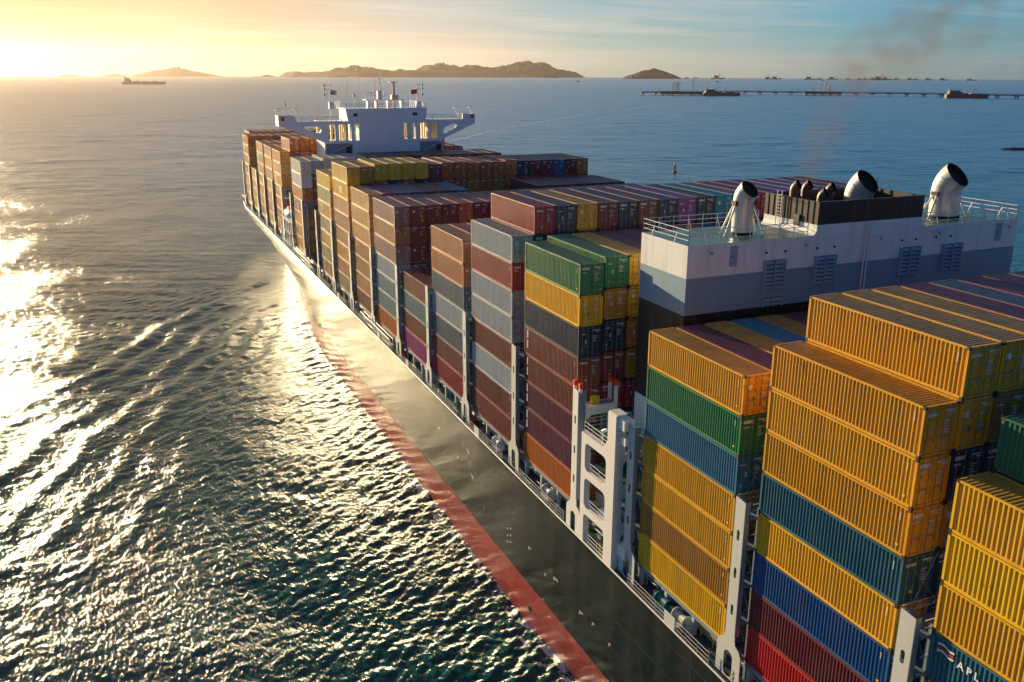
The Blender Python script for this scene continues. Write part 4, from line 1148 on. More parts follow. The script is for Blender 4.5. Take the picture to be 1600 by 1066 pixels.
def corr(mb, axis_fn, L, H0, H1, n, depth, m, duty=(.27, .23, .27, .23)):
    """corrugated sheet; axis_fn(u, d, v) -> point; u along, d inward, v across"""
    us = []
    p_ = L / n
    u = 0.0
    for i in range(n):
        us += [(u, 0), (u + duty[0] * p_, 0), (u + (duty[0] + duty[1]) * p_, depth), (u + (duty[0] + duty[1] + duty[2]) * p_, depth)]
        u += p_
    us.append((L, 0))
    vs = [axis_fn(a, d, H0) for a, d in us] + [axis_fn(a, d, H1) for a, d in us]
    k = len(us)
    mb.add(vs, [(i, i + 1, k + i + 1, k + i) for i in range(k - 1)], m)

hw, hl = CW / 2, CL / 2
def mesh_parts(nside=42, ndoor=True):
    P = {}
    mb = MB()          # frame: posts, rails, castings
    for sx_ in (-1, 1):
        for sy_ in (-1, 1):
            x0, y0 = sx_ * hw, sy_ * hl
            mb.box(x0, x0 - sx_ * .14, y0, y0 - sy_ * .16, .17, CH - .17, 0)
            for z0, z1 in ((0, .17), (CH - .17, CH + .006)):
                mb.box(x0 + sx_ * .004, x0 - sx_ * .17, y0 + sy_ * .004, y0 - sy_ * .19, z0, z1, 1)
        mb.box(sx_ * hw, sx_ * (hw - .09), -hl + .19, hl - .19, CH - .11, CH, 0)
        mb.box(sx_ * hw, sx_ * (hw - .10), -hl + .19, hl - .19, .02, .18, 0)
    for sy_ in (-1, 1):
        mb.box(-hw + .17, hw - .17, sy_ * hl, sy_ * (hl - .10), CH - .13, CH, 0)
        mb.box(-hw + .17, hw - .17, sy_ * hl, sy_ * (hl - .10), .02, .18, 0)
    P['frame'] = (mb, ['box', 'casting'])
    mb = MB(); corr(mb, lambda u, d, v: (-hw + .025 + d, hl - .16 - u, v), CL - .32, .18, CH - .11, nside, .07, 0); P['side_wall'] = (mb, ['box'])
    mb = MB(); corr(mb, lambda u, d, v: (hw - .025 - d, -hl + .16 + u, v), CL - .32, .18, CH - .11, nside, .07, 0); P['side_wall_b'] = (mb, ['box'])
    mb = MB(); corr(mb, lambda u, d, v: (-v, -hl + .12 + u, CH - .012 - d), CL - .24, hw - .085, -hw + .085, nside, .03, 0); P['roof'] = (mb, ['roof'])
    mb = MB(); corr(mb, lambda u, d, v: (hw - .14 - u, hl - .02 - d, v), CW - .28, .18, CH - .13, 8, .05, 0); P['end_wall'] = (mb, ['box'])
    for i, s_ in enumerate((-1, 1)):
        mb = MB()
        x0, x1 = (-hw + .15, -.015) if s_ < 0 else (.015, hw - .15)
        corr(mb, lambda u, d, v: (v, -hl + .035 + d, .2 + u), CH - .35, x0 + .04, x1 - .04, 5, .035, 0, (.5, .08, .34, .08))
        mb.box(x0, x0 + .05, -hl + .02, -hl + .07, .2, CH - .15, 0); mb.box(x1 - .05, x1, -hl + .02, -hl + .07, .2, CH - .15, 0)
        xo = x0 if s_ < 0 else x1
        for z in (.45, 1.15, 1.9, 2.55): mb.box(xo - .03, xo + .03, -hl - .02, -hl + .03, z - .06, z + .06, 0)
        P['door%d' % i] = (mb, ['box'])
        for j, xr in enumerate((x0 + .24, x1 - .24)):
            mb = MB(); mb.tube((xr, -hl - .02, .1), (xr, -hl - .02, CH - .06), .022, 6, 0)
            for z in (.12, CH - .1): mb.box(xr - .06, xr + .06, -hl - .035, -hl + .02, z - .05, z + .05, 0)
            for z in (.9, 1.9): mb.box(xr - .045, xr + .045, -hl - .04, -hl + .03, z - .03, z + .03, 0)
            mb.box(xr - (.34 if j else 0), xr + (0 if j else .34), -hl - .055, -hl - .03, 1.08, 1.12, 0)
            P['rod%d%d' % (i, j)] = (mb, ['rod'])
    return P
rm = random.Random(3)
def marks(var):
    mb = MB(); y0, y1 = -hl - .012, -hl + .025
    def row(x, z, n, s_=.075, m=0):
        for k in range(n):
            if rm.random() < .88: mb.box(x + k * s_ * 1.15, x + k * s_ * 1.15 + s_ * .8, y0, y1, z, z + s_ * 1.25, m)
    row(.22, CH - .42, 9, .078); row(.62, CH - .58, 4, .075)
    for k in range(rm.choice((4, 5, 6))): row(.25, 1.95 - k * .17, rm.choice((5, 7, 9)), .05)
    if var == 0: row(-.95, CH - .6, 5, .14); mb.box(-.45, -.25, y0, y1, .6, .8, 1)
    if var == 1: mb.box(-.9, -.55, y0, y1, 1.9, 2.25, 0); mb.box(.4, .75, y0, y1, .5, .85, 1); mb.box(-.35, -.2, y0, y1, 1.1, 1.3, 2)
    if var == 2: mb.box(-.5, -.38, y0, y1, 1.3, 1.7, 0); mb.box(-.9, -.75, y0, y1, .55, .75, 1); row(-.95, 2.2, 6, .07)
    if var == 3: row(-.98, CH - .55, 4, .18); row(-.98, CH - .85, 6, .07); mb.box(.8, .95, y0, y1, .4, .55, 0)
    # a few marks on the port side, at its after top corner
    x0, x1 = -hw - .006, -hw + .03
    for k in range(6 if var != 2 else 0):
        if rm.random() < .7: mb.box(x0, x1, -hl + .62 - .01, -hl + .62 + .04, CH - .5 - k * .09, CH - .45 - k * .09, 0)
    if var in (1, 3):
        mb.box(x0, x1, -hl + .55, -hl + .72, .5, .62, 1)
    return (mb, ['mark', 'mark_y', 'mark_b'])
PARTS = mesh_parts(42)
GRP = 'containers stacked on the ship'
MESH = {}
def get_mesh(key, spec):
    if key not in MESH:
        mb, mats = spec
        o = mb.build(key, [M[m] for m in mats]); MESH[key] = o.data; bpy.data.objects.remove(o)
    return MESH[key]
for k, v in PARTS.items(): get_mesh(k, v)
for v in range(4): get_mesh('marks%d' % v, marks(v))
# one-mesh version for boxes too small to show parts
def lod_mesh(nside, attr=False):
    P = mesh_parts(nside); mb = MB()
    for k, (m_, mats) in P.items():
        if k.startswith('rod'): continue
        for f, mi, sm_ in zip(m_.f, m_.m, m_.sm):
            nm = mats[mi]; mb.f.append([i + len(mb.v) for i in f]); mb.m.append({'box': 0, 'roof': 1, 'casting': 2}[nm]); mb.sm.append(False)
        mb.v += m_.v
    return mb
_lm = lod_mesh(30)
_o2 = _lm.build('container_whole', [M['box'], M['roof'], M['casting']]); LODM = _o2.data; bpy.data.objects.remove(_o2)
_mk = {}
ORD = ['', 'first', 'second', 'third', 'fourth', 'fifth', 'sixth', 'seventh', 'eighth', 'ninth', 'tenth', 'eleventh', 'twelfth', 'thirteenth', 'fourteenth', 'fifteenth', 'sixteenth', 'seventeenth', 'eighteenth']
BAY = {0: 'third bay behind the funnel', 1: 'second bay behind the funnel', 2: 'bay just behind the funnel'}
for i, b in enumerate(range(3, 12)): BAY[b] = ORD[i + 1] + ' bay ahead of the funnel'
for i, b in enumerate(range(12, 18)): BAY[b] = ORD[i + 1] + ' bay beyond the bridge'
def label(key, cname):
    b, r, t_ = key
    k = tiers(b, r) - t_
    pos = 'topmost' if k == 1 else ORD[k] + ' from top'
    st = 'outer stack' if r == 0 else ORD[r] + ' stack inboard'
    return '%s container, %s of %s, %s' % (CN[cname], pos, st, BAY[b])
def part(name, mesh, parent, colr):
    o = bpy.data.objects.new(name, mesh); COL.objects.link(o); o.parent = parent; o.color = (*colr, 1); return o
rc = random.Random(8)
for key in shown:
    b, r, t_ = key
    cname = cells[key]; c = C[cname]
    j = rc.uniform(.88, 1.1); col = tuple(min(.9, q * j * rc.uniform(.96, 1.04)) for q in c)
    loc = cell_pos(*key)
    big = seen[key] >= 14 and b <= 5
    if big:
        root = empty('shipping_container', loc)
        part('frame', MESH['frame'], root, col)
        part('side_wall', MESH['side_wall'], root, col); part('side_wall', MESH['side_wall_b'], root, col)
        part('roof', MESH['roof'], root, col); part('end_wall', MESH['end_wall'], root, col)
        v = rc.randrange(4)
        for i in range(2):
            d = part('door', MESH['door%d' % i], root, col)
            for j_ in range(2): part('lock_rod', MESH['rod%d%d' % (i, j_)], d, col)
        part('marking', MESH['marks%d' % v], root, col)
    else:
        root = part('shipping_container', LODM, None, col); root.location = loc
        if seen[key] > 6:
            v = rc.randrange(4); part('marking', MESH['marks%d' % v], root, col)
    tag(root, label(key, cname), 'container', GRP)
    # lettering and emblems on the port sides
    def side_text(txt, size, y, z, mat, vertical=False):
        me = text_mesh(txt, size, .012)
        me.materials.clear(); me.materials.append(M[mat])
        o = bpy.data.objects.new('lettering', me); COL.objects.link(o); o.parent = root
        # face port: text runs aft (-Y) as read from port
        o.matrix_local = Matrix(((0, 0, -1, -hw - .012), (-1, 0, 0, y), (0, 1, 0, z), (0, 0, 0, 1)))
        if vertical: o.matrix_local = Matrix(((0, 0, -1, -hw - .012), (0, -1, 0, y), (-1, 0, 0, z), (0, 0, 0, 1)))
        return o
    if key == (0, 0, 3):
        side_text('A P L', .6, 4.35, 1.85, 'mark')
        mb = MB()
        for q in range(3):
            for s_ in range(8):
                ya = 5.65 - s_ * .13; z = 2.42 - q * .2 + .07 * math.sin(s_ * .8)
                mb.box(-hw - .012, -hw + .02, ya - .13, ya, z, z + .11, (0, 1, 0)[q])
        mb.box(-hw - .012, -hw + .02, 1.5, 2.1, 1.85, 1.93, 0)
        o = mb.build('emblem', [M['mark'], M['mark_r']], root)
    if b == 3 and r == 0 and cname in ('brown', 'plum'):
        mb = MB()
        for q in range(9):
            if q != 4: mb.box(-hw - .01, -hw + .03, hl - .95, hl - .68, 2.55 - q * .22, 2.69 - q * .22, 0)
        mb.build('marking', M['mark'], root)
    if key == (9, 0, 6): side_text('CE', 1.7, .6, .8, 'mark')
    if key == (11, 0, 3): side_text('CE', 1.7, 1.2, .8, 'mark')
# the remaining boxes as one mass
nv = np.array(_lm.v, dtype=np.float32); ls = [len(f) for f in _lm.f]; flat = np.array([i for f in _lm.f for i in f], dtype=np.int32)
_sm = lod_mesh(12); nv = np.array(_sm.v, dtype=np.float32); ls = np.array([len(f) for f in _sm.f], dtype=np.int32); flat = np.array([i for f in _sm.f for i in f], dtype=np.int32)
if rest:
    V = np.concatenate([nv + np.array(cell_pos(*k_), dtype=np.float32) for k_ in rest])
    I = np.concatenate([flat + i * len(nv) for i in range(len(rest))])
    LS = np.tile(ls, len(rest)); ST = np.concatenate([[0], np.cumsum(LS)[:-1]])
    me = bpy.data.meshes.new('containers')
    me.vertices.add(len(V)); me.vertices.foreach_set('co', V.ravel())
    me.loops.add(len(I)); me.loops.foreach_set('vertex_index', I)
    me.polygons.add(len(LS)); me.polygons.foreach_set('loop_start', ST.astype(np.int32))
    me.polygons.foreach_set('material_index', np.tile(np.array(_sm.m, dtype=np.int32), len(rest)))
    me.polygons.foreach_set('use_smooth', np.zeros(len(LS), bool))
    for m_ in ('box_a', 'roof_a', 'casting'): me.materials.append(M[m_])
    me.update()
    at = me.color_attributes.new('paint', 'FLOAT_COLOR', 'POINT')
    cc = np.concatenate([np.tile(np.array([*C[cells[k_]], 1], dtype=np.float32), (len(nv), 1)) for k_ in rest])
    at.data.foreach_set('color', cc.ravel())
    o = bpy.data.objects.new('distant_containers', me); COL.objects.link(o)
    tag(o, 'remaining mixed containers packed deep in the deck stacks', 'containers', kind='stuff')

# lashing rods crossed over the after ends low in the stacks
mb = MB()
for b in (0, 1, 2):
    y = XF[b] - CL - .12
    for r in range(0, 6):
        x0 = r * PW + .1; x1 = x0 + 2.35
        mb.tube((x0, y, B0 + 3 * T + 2.9), (x1, y - .5, B0 + 2.9 * T), .025, 5); mb.tube((x1, y, B0 + 3 * T + 2.9), (x0, y - .5, B0 + 2.9 * T), .025, 5)
        mb.tube((x0, y, B0 + 4 * T + 2.9), (x1, y - .55, B0 + 4 * T - .1), .025, 5); mb.tube((x1, y, B0 + 4 * T + 2.9), (x0, y - .55, B0 + 4 * T - .1), .025, 5)
sp(mb.build('lashing_rods', M['rod']))

# ------------------------------------------------------------------ far shore, pier, boats
def polar(brg, d, z=0.0):
    a = math.radians(brg); x = d * math.sin(a); y = d * math.cos(a)
    return Vector((CAM_LOC.x + x, CAM_LOC.y + y, z - d * d / (2 * R_E)))
def island_material():
    m, t, p, _ = nodes('island_woods')
    g = t.nodes.new('ShaderNodeNewGeometry').outputs['Position']
    c = mixc(t, noise_fac(t, g, .012, .3, .7, 8, (1, 1, 2)), (.004, .013, .018), (.014, .028, .028))
    c = mixc(t, noise_fac(t, g, .006, .62, .7, 5), c, (.05, .055, .055))
    t.links.new(c, p.inputs['Base Color']); p.inputs['Roughness'].default_value = .95; p.inputs['Specular IOR Level'].default_value = .1
    return m
M['island'] = island_material()
def island(label, D, prof, depth=700):
    b0, b1 = prof[0][0], prof[-1][0]
    nu = max(30, int((b1 - b0) * D / 57.3 / 14)); nu = min(nu, 260); nv_ = 24
    pb = [p_[0] for p_ in prof]; ph = [p_[1] for p_ in prof]
    vs = []
    for i in range(nu + 1):
        brg = b0 + (b1 - b0) * i / nu
        h = float(np.interp(brg, pb, ph))
        for j in range(nv_ + 1):
            v = j / nv_ * 2 - 1
            e = max(0, 1 - abs(v) ** 1.6)
            q = polar(brg, D + v * depth)
            nz = noise.fractal(Vector((q.x * .0065, q.y * .0065, 3.1)), .85, 2.2, 7)
            hh = h * e * (1 + .42 * nz * (1 if abs(v) > .15 else .7)) + 4.5 * noise.noise(Vector((q.x * .05, q.y * .05, 0))) * e
            vs.append((q.x, q.y, q.z + hh - 2.5 * (1 - e)))
    k = nv_ + 1
    mb = MB(); mb.add(vs, [(i*k + j, (i+1)*k + j, (i+1)*k + j + 1, i*k + j + 1) for i in range(nu) for j in range(nv_)], 0, True)
    o = mb.build('island', M['island'], recalc=True)
    tag(o, label, 'island', kind='structure')
ADJ = 1.0
island('long low wooded island on the horizon beyond the bridge', 10500, [(9.36, 3), (9.74, 40), (10.3, 58), (11.04, 49), (11.79, 59), (12.54, 63), (12.73, 86), (13.49, 98), (14.07, 118), (14.63, 98), (15.2, 82), (15.96, 72), (17.12, 72), (19.44, 60), (21.77, 56), (23.33, 43), (24.6, 3)])
island('higher wooded hills of the far island behind the low shore', 11800, [(17.0, 5), (17.89, 119), (18.36, 146), (19.06, 150), (19.64, 143), (20.22, 124), (20.8, 133), (21.31, 125), (21.97, 107), (22.94, 138), (23.8, 177), (24.34, 185), (25.08, 167), (25.67, 133), (26.14, 91), (26.65, 72), (27.11, 69), (27.51, 31), (27.8, 3)], 900)
island('tiny flat islet at the far left of the horizon', 11000, [(-2.47, 1), (-2.3, 18), (-1.79, 21), (-1.35, 11), (-1.16, 2)], 200)
island('small low islet between the left islet and the rounded island', 11500, [(-.51, 1), (-.07, 21), (.43, 32), (.92, 15), (1.35, 1)], 250)
island('rounded wooded island behind the orange tanker', 11600, [(.91, 1), (1.26, 22), (2.29, 64), (3.23, 86), (3.78, 97), (4.19, 87), (4.88, 52), (5.75, 24), (6.34, 2)], 500)
island('tiny islet just left of the long far island', 11000, [(7.82, 3), (8.37, 9), (8.63, 26), (8.99, 16), (9.3, 3)], 180)
island('flat-topped wooded island right of the hills', 9000, [(30.0, 2), (30.52, 38), (31.09, 62), (31.55, 71), (32.23, 71), (32.81, 57), (33.2, 34), (33.6, 2)], 350)

def loc_sea(x, y): return Vector((x, y, sea_z(x, y)))
def put(o, x, y, rot): o.location = loc_sea(x, y); o.rotation_euler = (0, 0, math.radians(rot)); return o
def hull_mb(L, B, D, bow=.18):
    mb = MB(); n = 12; vs = []
    for i in range(n + 1):
        u = i / n; w = 1.0
        if u > 1 - bow: w = max(.04, 1 - ((u - 1 + bow) / bow) ** 1.8)
        if u < .06: w = .75 + 4 * u
        sh = D * (1 + .18 * max(0, (u - .8) / .2) ** 2)
        y = (u - .5) * L
        vs += [(-B/2 * w, y, sh), (-B/2 * w * .92, y, -1), (B/2 * w * .92, y, -1), (B/2 * w, y, sh)]
    fs = []
    for i in range(n):
        a = i * 4
        fs += [(a, a+1, a+5, a+4), (a+3, a+7, a+6, a+2), (a, a+4, a+7, a+3)]
    fs += [(0, 3, 2, 1), (n*4, n*4+1, n*4+2, n*4+3)]
    mb.add(vs, fs, 0); return mb
def cargo_ship(label, x, y, rot, L, B, D, hullm, cat='ship', group=None, house=.12, cranes=0, load=0, name='cargo_ship'):
    o = empty(name); hb_ = hull_mb(L, B, D).build('hull', [hullm], o, recalc=True)
    mb = MB(); yb = -L/2 + L * .05
    mb.box(-B*.4, B*.4, yb, yb + L*house, D, D + L*.055, 0); mb.box(-B*.32, B*.32, yb + L*.02, yb + L*house*.85, D + L*.055, D + L*.085, 0)
    mb.box(-B*.12, B*.12, yb, yb + L*.035, D + L*.085, D + L*.12, 0); mb.tube((0, yb + L*.07, D + L*.08), (0, yb + L*.07, D + L*.14), L*.003 + .15, 6, 0)
    mb.build('superstructure', M['far_light'] if hullm != M['far_steel'] else M['far_steel'], o)
    mb = MB()
    for k in range(cranes):
        yy = -L*.2 + k * L*.5 / max(1, cranes); mb.box(-.8, .8, yy - .8, yy + .8, D, D + L*.10, 0); mb.tube((0, yy, D + L*.09), (0, yy + L*.09, D + L*.13), .5, 6, 0)
    for k in range(load):
        yy = -L*.25 + k * L*.62 / load; mb.box(-B*.38, B*.38, yy, yy + L*.5/load, D, D + L*.02, 0)
    mb.tube((0, L*.42, D), (0, L*.42, D + L*.07), L*.002 + .15, 6, 0)
    mb.build('deck_gear', M['far_steel'] if hullm != M['far_red'] else M['far_red'], o)
    put(o, x, y, rot); tag(o, label, cat, group)
    return o
cargo_ship('orange-red tanker lying on the sea at far left', 101, 4146, -96, 168, 25, 9, M['far_red'], 'tanker', None, .16, 0, 3, 'tanker')
cargo_ship('long dark barge in front of the high far hills', 4163, 8706, -65, 230, 32, 13, M['far_steel'], 'barge', None, .10, 0, 1, 'barge')
cargo_ship('low red ship just in front of the long far island', 4260, 9860, -70, 150, 22, 10, M['far_red'], 'ship', None, .14, 0, 1)
cargo_ship('small dark boat on open water right of the hills', 2474, 4845, -65, 34, 8, 4, M['far_steel'], 'boat', None, .4, 0, 0, 'small_boat')
cargo_ship('small dark boat on open water above the pier mooring', 3220, 4525, -60, 42, 8, 3, M['far_steel'], 'boat', None, .3, 0, 0, 'small_boat')
def fishing_boat(brg, D, L, label):
    o = empty('fishing_boat'); hull_mb(L, L*.22, L*.09, .3).build('hull', M['far_steel'], o, recalc=True)
    mb = MB(); mb.box(-L*.08, L*.08, -L*.3, L*.05, L*.09, L*.24, 0); mb.tube((0, .1*L, L*.09), (0, .1*L, L*.42), L*.012, 6, 0); mb.tube((0, -.25*L, L*.1), (0, -.25*L, L*.36), L*.012, 6, 0)
    mb.tube((0, .1*L, L*.4), (0, .42*L, L*.15), L*.008, 5, 0); mb.build('cabin', M['far_steel'], o)
    o.location = polar(brg, D); o.rotation_euler = (0, 0, math.radians(-brg - 80))
    tag(o, label, 'boat', 'boats along the right horizon'); return o
fb = [(31.0, 8300, 95, 'low dark boat in front of the flat-topped island'), (34.0, 9300, 60, 'faint boat just right of the flat-topped island'), (35.05, 8900, 130, 'long dark vessel on the horizon above the pier mooring'),
      (38.2, 9000, 90, 'first of two close boats on the horizon above the loading towers'), (38.85, 9000, 105, 'second of two close boats on the horizon above the loading towers'),
      (41.0, 8800, 105, 'tall peaked boat on the horizon right of the loading towers'), (42.3, 8900, 60, 'small boat right of the tall peaked boat on the horizon'),
      (43.4, 9100, 95, 'wide boat on the horizon above the long pier trestle'), (45.0, 9400, 55, 'faint mast-like boat on the horizon right of the wide boat'),
      (45.85, 9200, 55, 'small boat of a pair left of the boat cluster'), (46.4, 9200, 62, 'second small boat of a pair left of the boat cluster'),
      (47.35, 8600, 90, 'leftmost boat of the horizon cluster'), (47.9, 8500, 125, 'tallest boat of the horizon cluster'), (48.5, 8700, 100, 'rightmost boat of the horizon cluster'),
      (49.5, 9300, 70, 'single small boat just right of the boat cluster'), (51.1, 9300, 75, 'left boat of the pair above the tug group'), (51.6, 9300, 60, 'right boat of the pair above the tug group'),
      (52.4, 9200, 75, 'lone boat on the horizon above the moored vessel'), (53.6, 9200, 85, 'dark lone boat near the right end of the horizon')]
_bear = lambda u: math.degrees(math.atan(((u - 800) / F_PX) / math.cos(PIT + .0) )) + 23.4
us_ = [1055, 992, 1122, 1205, 1217, 1275, 1292, 1315, 1343, 1364, 1374, 1389, 1400, 1411, 1431, 1456, 1466, 1490, 1518]
order_l = [0, 1, 2, 3, 4, 5, 6, 7, 8, 9, 10, 11, 12, 13, 14, 15, 16, 17, 18]
BRG = {992: 30.77, 1055: 33.25, 1122: 35.72, 1205: 38.63, 1217: 39.04, 1275: 40.95, 1292: 41.49, 1315: 42.21, 1343: 43.07, 1364: 43.70, 1374: 44.0, 1389: 44.44, 1400: 44.76, 1411: 45.08, 1431: 45.65, 1456: 46.36, 1466: 46.64, 1490: 47.3, 1518: 48.05}
fu = [1055, 1122, 1122, 1205, 1217, 1275, 1292, 1315, 1343, 1364, 1374, 1389, 1400, 1411, 1431, 1456, 1466, 1490, 1518]
fbr = [BRG[u] for u in fu]; fbr[0] = 30.77; fbr[1] = 33.9
for (q, D, L, lab), br in zip(fb, fbr): fishing_boat(br, D, L, lab)
o = cargo_ship('white-topped boat at the right end of the horizon', 0, 0, 0, 95, 18, 8, M['far_light'], 'boat', None, .5, 0, 0, 'small_boat')
o.location = polar(49.45, 9000); o.rotation_euler = (0, 0, math.radians(-130))

# pier: trestle with piles and decks
def pier():
    o = empty('pier', loc_sea(1500, 1900)); inv = Matrix.Translation(-o.location)
    pts = [loc_sea(1178, 1981), loc_sea(1640, 1845), loc_sea(1845, 1463), loc_sea(1990, 1195)]
    pts = [loc_sea(1172, 1990), loc_sea(1480, 1990), loc_sea(1760, 1720), loc_sea(1985, 1290)]
    mb = MB(); mp_ = MB()
    for a, b in zip(pts[:-1], pts[1:]):
        d = (b - a); n = max(1, int(d.length / 38)); e = Vector((d.y, -d.x, 0)).normalized()
        for k in range(n):
            q0 = a + d * k / n; q1 = a + d * (k + 1) / n
            w = 3.5
            mb.add([q0 + e*w + Vector((0,0,8)), q1 + e*w + Vector((0,0,8)), q1 - e*w + Vector((0,0,8)), q0 - e*w + Vector((0,0,8)), q0 + e*w + Vector((0,0,6)), q1 + e*w + Vector((0,0,6)), q1 - e*w + Vector((0,0,6)), q0 - e*w + Vector((0,0,6))],
                   [(0,1,2,3),(7,6,5,4),(0,4,5,1),(2,6,7,3)], 0)
            mp_ = MB()
            for s_ in (-3, 3):
                for t_ in (-2.5, 2.5): mp_.tube(q0 + e*s_ + d.normalized()*t_ + Vector((0,0,-3)), q0 + e*s_ + d.normalized()*t_ + Vector((0,0,6)), .8, 6)
            mp_.box(q0.x - 4.5, q0.x + 4.5, q0.y - 4.5, q0.y + 4.5, q0.z + 4.6, q0.z + 6)
            g = mp_.build('piling', M['far_steel']); g.parent = o; g.matrix_parent_inverse = inv
            mb.tube(q0 + Vector((0,0,9.3)), q1 + Vector((0,0,9.3)), .6, 6)
    for m_, nm in ((mb, 'deck'),):
        g = m_.build(nm, M['far_steel']); g.parent = o; g.matrix_parent_inverse = inv
    tag(o, 'long dark pier trestle on piles standing in the blue sea beyond the funnels', 'pier')
pier()
def platform(label, x, y, towers, L=90):
    o = empty('loading_platform'); mb = MB()
    mb.box(-L/2, L/2, -12, 12, 3, 9, 0)
    for k in range(5):
        xx = -L/2 + 6 + k * (L - 12) / 4; mb.tube((xx, -9, -3), (xx, -9, 3), 1.5, 6, 0); mb.tube((xx, 9, -3), (xx, 9, 3), 1.5, 6, 0)
    mb.build('deck', M['far_steel'], o)
    for tx, h in towers:
        mb = MB()
        for dx, dy in ((-2.5, -2.5), (2.5, -2.5), (2.5, 2.5), (-2.5, 2.5)): mb.tube((tx + dx, dy, 9), (tx + dx*.6, dy*.6, 9 + h), .55, 5, 0)
        for k in range(4): mb.box(tx - 2.4, tx + 2.4, -2.4, 2.4, 9 + h*k/4, 9 + h*k/4 + .8, 0)
        mb.tube((tx, 0, 9 + h), (tx + h*.35, 0, 9 + h*.96), .6, 5, 0)
        mb.build('loading_arm', M['far_steel'], o)
    put(o, x, y, -35); tag(o, label, 'platform', 'loading platforms on the pier')
platform('left mooring platform of the pier with one tall crane tower', 1268, 1960, [(-22, 22), (-10, 22), (-14, 20), (26, 34)], 105)
platform('loading platform with two close dark towers on the pier', 1640, 1880, [(-8, 28), (6, 24), (16, 14), (-26, 10)], 90)
cargo_ship('dark coaster moored alongside the left end of the pier', 1340, 1895, -105, 95, 16, 7, M['far_steel'], 'ship', None, .3, 2, 2)
cargo_ship('dark service vessel with bulky upperworks moored at the right end of the pier', 1780, 1560, -120, 95, 20, 9, M['far_steel'], 'ship', None, .3, 3, 2)
def buoy(label, x, y, h, col):
    o = empty('buoy'); mb = MB()
    mb.tube((0, 0, -.5), (0, 0, .9), 1.5, 16, 0, 1.3); mb.build('float', M[col], o)
    mb = MB()
    for k in range(4):
        a_ = k * math.pi / 2; mb.tube((1.0*math.cos(a_), 1.0*math.sin(a_), .9), (.3*math.cos(a_), .3*math.sin(a_), h*.75), .1, 5, 0)
    mb.tube((0, 0, .9), (0, 0, h*.8), .35, 8, 0); mb.tube((0, 0, h*.75), (0, 0, h), .42, 8, 1); mb.box(-.5, .5, -.5, .5, h*.72, h*.75, 0)
    mb.build('lamp_tower', [M[col], M['dark']], o)
    put(o, x, y, 20); tag(o, label, 'buoy', 'channel buoys')
buoy('red channel buoy on the blue water just beyond the dark maroon stacks', 269, 463, 5.6, 'far_red')
buoy('small dark buoy on the golden water beside the bridge wing', 233, 1588, 8, 'far_steel')
def rock():
    bm = bmesh.new(); bmesh.ops.create_icosphere(bm, subdivisions=4, radius=1)
    for v in bm.verts:
        n_ = noise.fractal(v.co * 1.7, .9, 2, 5); v.co *= 1 + .45 * n_; v.co.x *= 9; v.co.y *= 4; v.co.z = v.co.z * 2.0 - .6
    me = bpy.data.meshes.new('rock'); bm.to_mesh(me); bm.free(); me.materials.append(M['rock'])
    o = bpy.data.objects.new('rock', me); COL.objects.link(o); put(o, 612, 506, -35)
    tag(o, 'low dark rock awash in the blue sea beyond the largest funnel', 'rock')
rock()

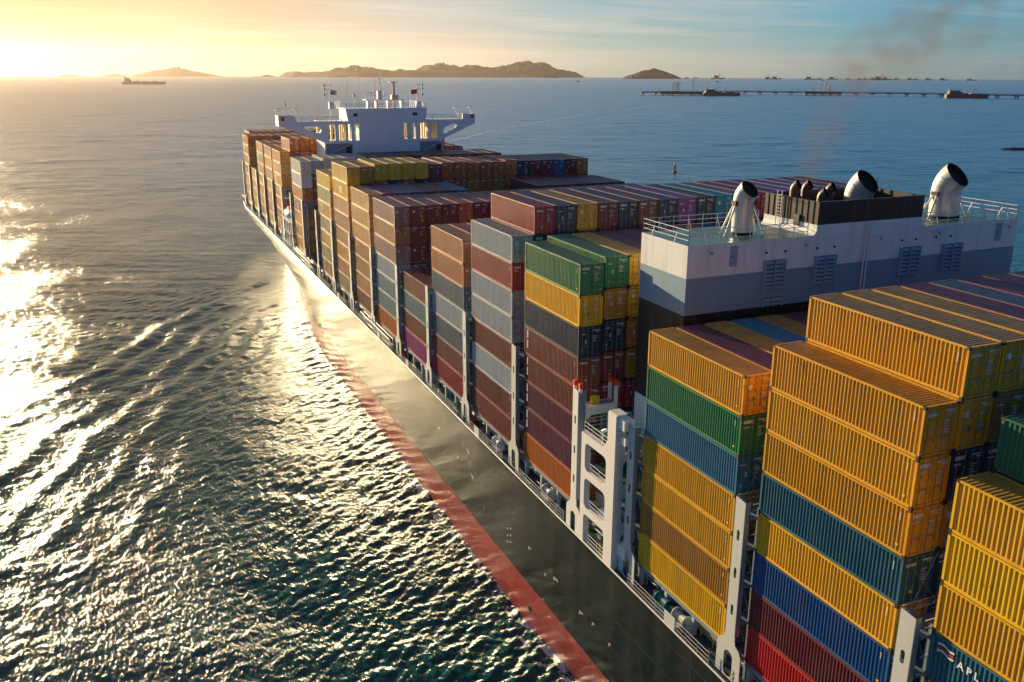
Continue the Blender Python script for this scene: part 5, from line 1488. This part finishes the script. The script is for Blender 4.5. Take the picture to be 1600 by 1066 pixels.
# ------------------------------------------------------------------ smoke and air
def smoke(name, label, p0, p1, r0, r1, dens, seed):
    mb = MB(); p0, p1 = Vector(p0), Vector(p1); n = 8
    pts = [p0 + (p1 - p0) * k / n for k in range(n + 1)]; mb.path(pts, [r0 + (r1 - r0) * k / n for k in range(n + 1)], 20)
    m = bpy.data.materials.new(name); m.use_nodes = True; t = m.node_tree; t.nodes.clear()
    out = t.nodes.new('ShaderNodeOutputMaterial'); pv = t.nodes.new('ShaderNodeVolumePrincipled')
    pv.inputs['Color'].default_value = (.20, .15, .12, 1); pv.inputs['Anisotropy'].default_value = .3
    g = t.nodes.new('ShaderNodeNewGeometry').outputs['Position']
    # distance from the plume's axis
    ax = (p1 - p0).normalized(); Ln = (p1 - p0).length
    sub = t.nodes.new('ShaderNodeVectorMath'); sub.operation = 'SUBTRACT'; t.links.new(g, sub.inputs[0]); sub.inputs[1].default_value = p0
    dt = t.nodes.new('ShaderNodeVectorMath'); dt.operation = 'DOT_PRODUCT'; t.links.new(sub.outputs[0], dt.inputs[0]); dt.inputs[1].default_value = ax
    prj = t.nodes.new('ShaderNodeVectorMath'); prj.operation = 'SCALE'; prj.inputs[0].default_value = ax; t.links.new(dt.outputs['Value'], prj.inputs['Scale'])
    rad = t.nodes.new('ShaderNodeVectorMath'); rad.operation = 'SUBTRACT'; t.links.new(sub.outputs[0], rad.inputs[0]); t.links.new(prj.outputs[0], rad.inputs[1])
    ln = t.nodes.new('ShaderNodeVectorMath'); ln.operation = 'LENGTH'; t.links.new(rad.outputs[0], ln.inputs[0])
    rr = mathn(t, 'ADD', mathn(t, 'MULTIPLY', dt.outputs['Value'], (r1 - r0) / Ln), r0)
    q = mathn(t, 'SUBTRACT', 1.0, mathn(t, 'DIVIDE', ln.outputs['Value'], rr)); q = mathn(t, 'MAXIMUM', q, 0.0)
    along = mathn(t, 'DIVIDE', dt.outputs['Value'], Ln)
    fadeo = mathn(t, 'MAXIMUM', mathn(t, 'SUBTRACT', 1.0, mathn(t, 'MULTIPLY', along, along)), 0.0)
    fadei = mathn(t, 'MINIMUM', mathn(t, 'MAXIMUM', mathn(t, 'MULTIPLY', along, 5.0), 0.0), 1.0)
    nz = noise_fac(t, g, 3.2 / r1, .42, .68, 4)
    d = mathn(t, 'MULTIPLY', mathn(t, 'MULTIPLY', q, nz), mathn(t, 'MULTIPLY', fadeo, fadei))
    t.links.new(mathn(t, 'MULTIPLY', d, dens), pv.inputs['Density'])
    t.links.new(pv.outputs[0], out.inputs['Volume'])
    o = mb.build('smoke', m); tag(o, label, 'smoke', kind='stuff')
smoke('smoke_thin', 'thin brown smoke drifting from the small exhaust pipes', (19.5, 65, B0 + 30.2), (31, 74, B0 + 37.5), 1.0, 4.2, .24, 1)
smoke('smoke_high', 'faint brown smoke cloud high over the right horizon', (96, 150, B0 + 37), (168, 166, B0 + 62), 7, 17, .085, 2)

def haze():
    mb = MB(); mb.box(-20000, 20000, -17000, 20000, -110, 420)
    m = bpy.data.materials.new('haze'); m.use_nodes = True; t = m.node_tree; t.nodes.clear()
    out = t.nodes.new('ShaderNodeOutputMaterial'); pv = t.nodes.new('ShaderNodeVolumePrincipled')
    pv.inputs['Color'].default_value = (1, .90, .82, 1); pv.inputs['Density'].default_value = 1.4e-5; pv.inputs['Anisotropy'].default_value = .7  # warm tint and forward scatter added for the golden glow near the sun
    t.links.new(pv.outputs[0], out.inputs['Volume'])
    o = mb.build('haze', m); tag(o, 'thin sea haze that fades the far islands', 'haze', kind='stuff')
haze()
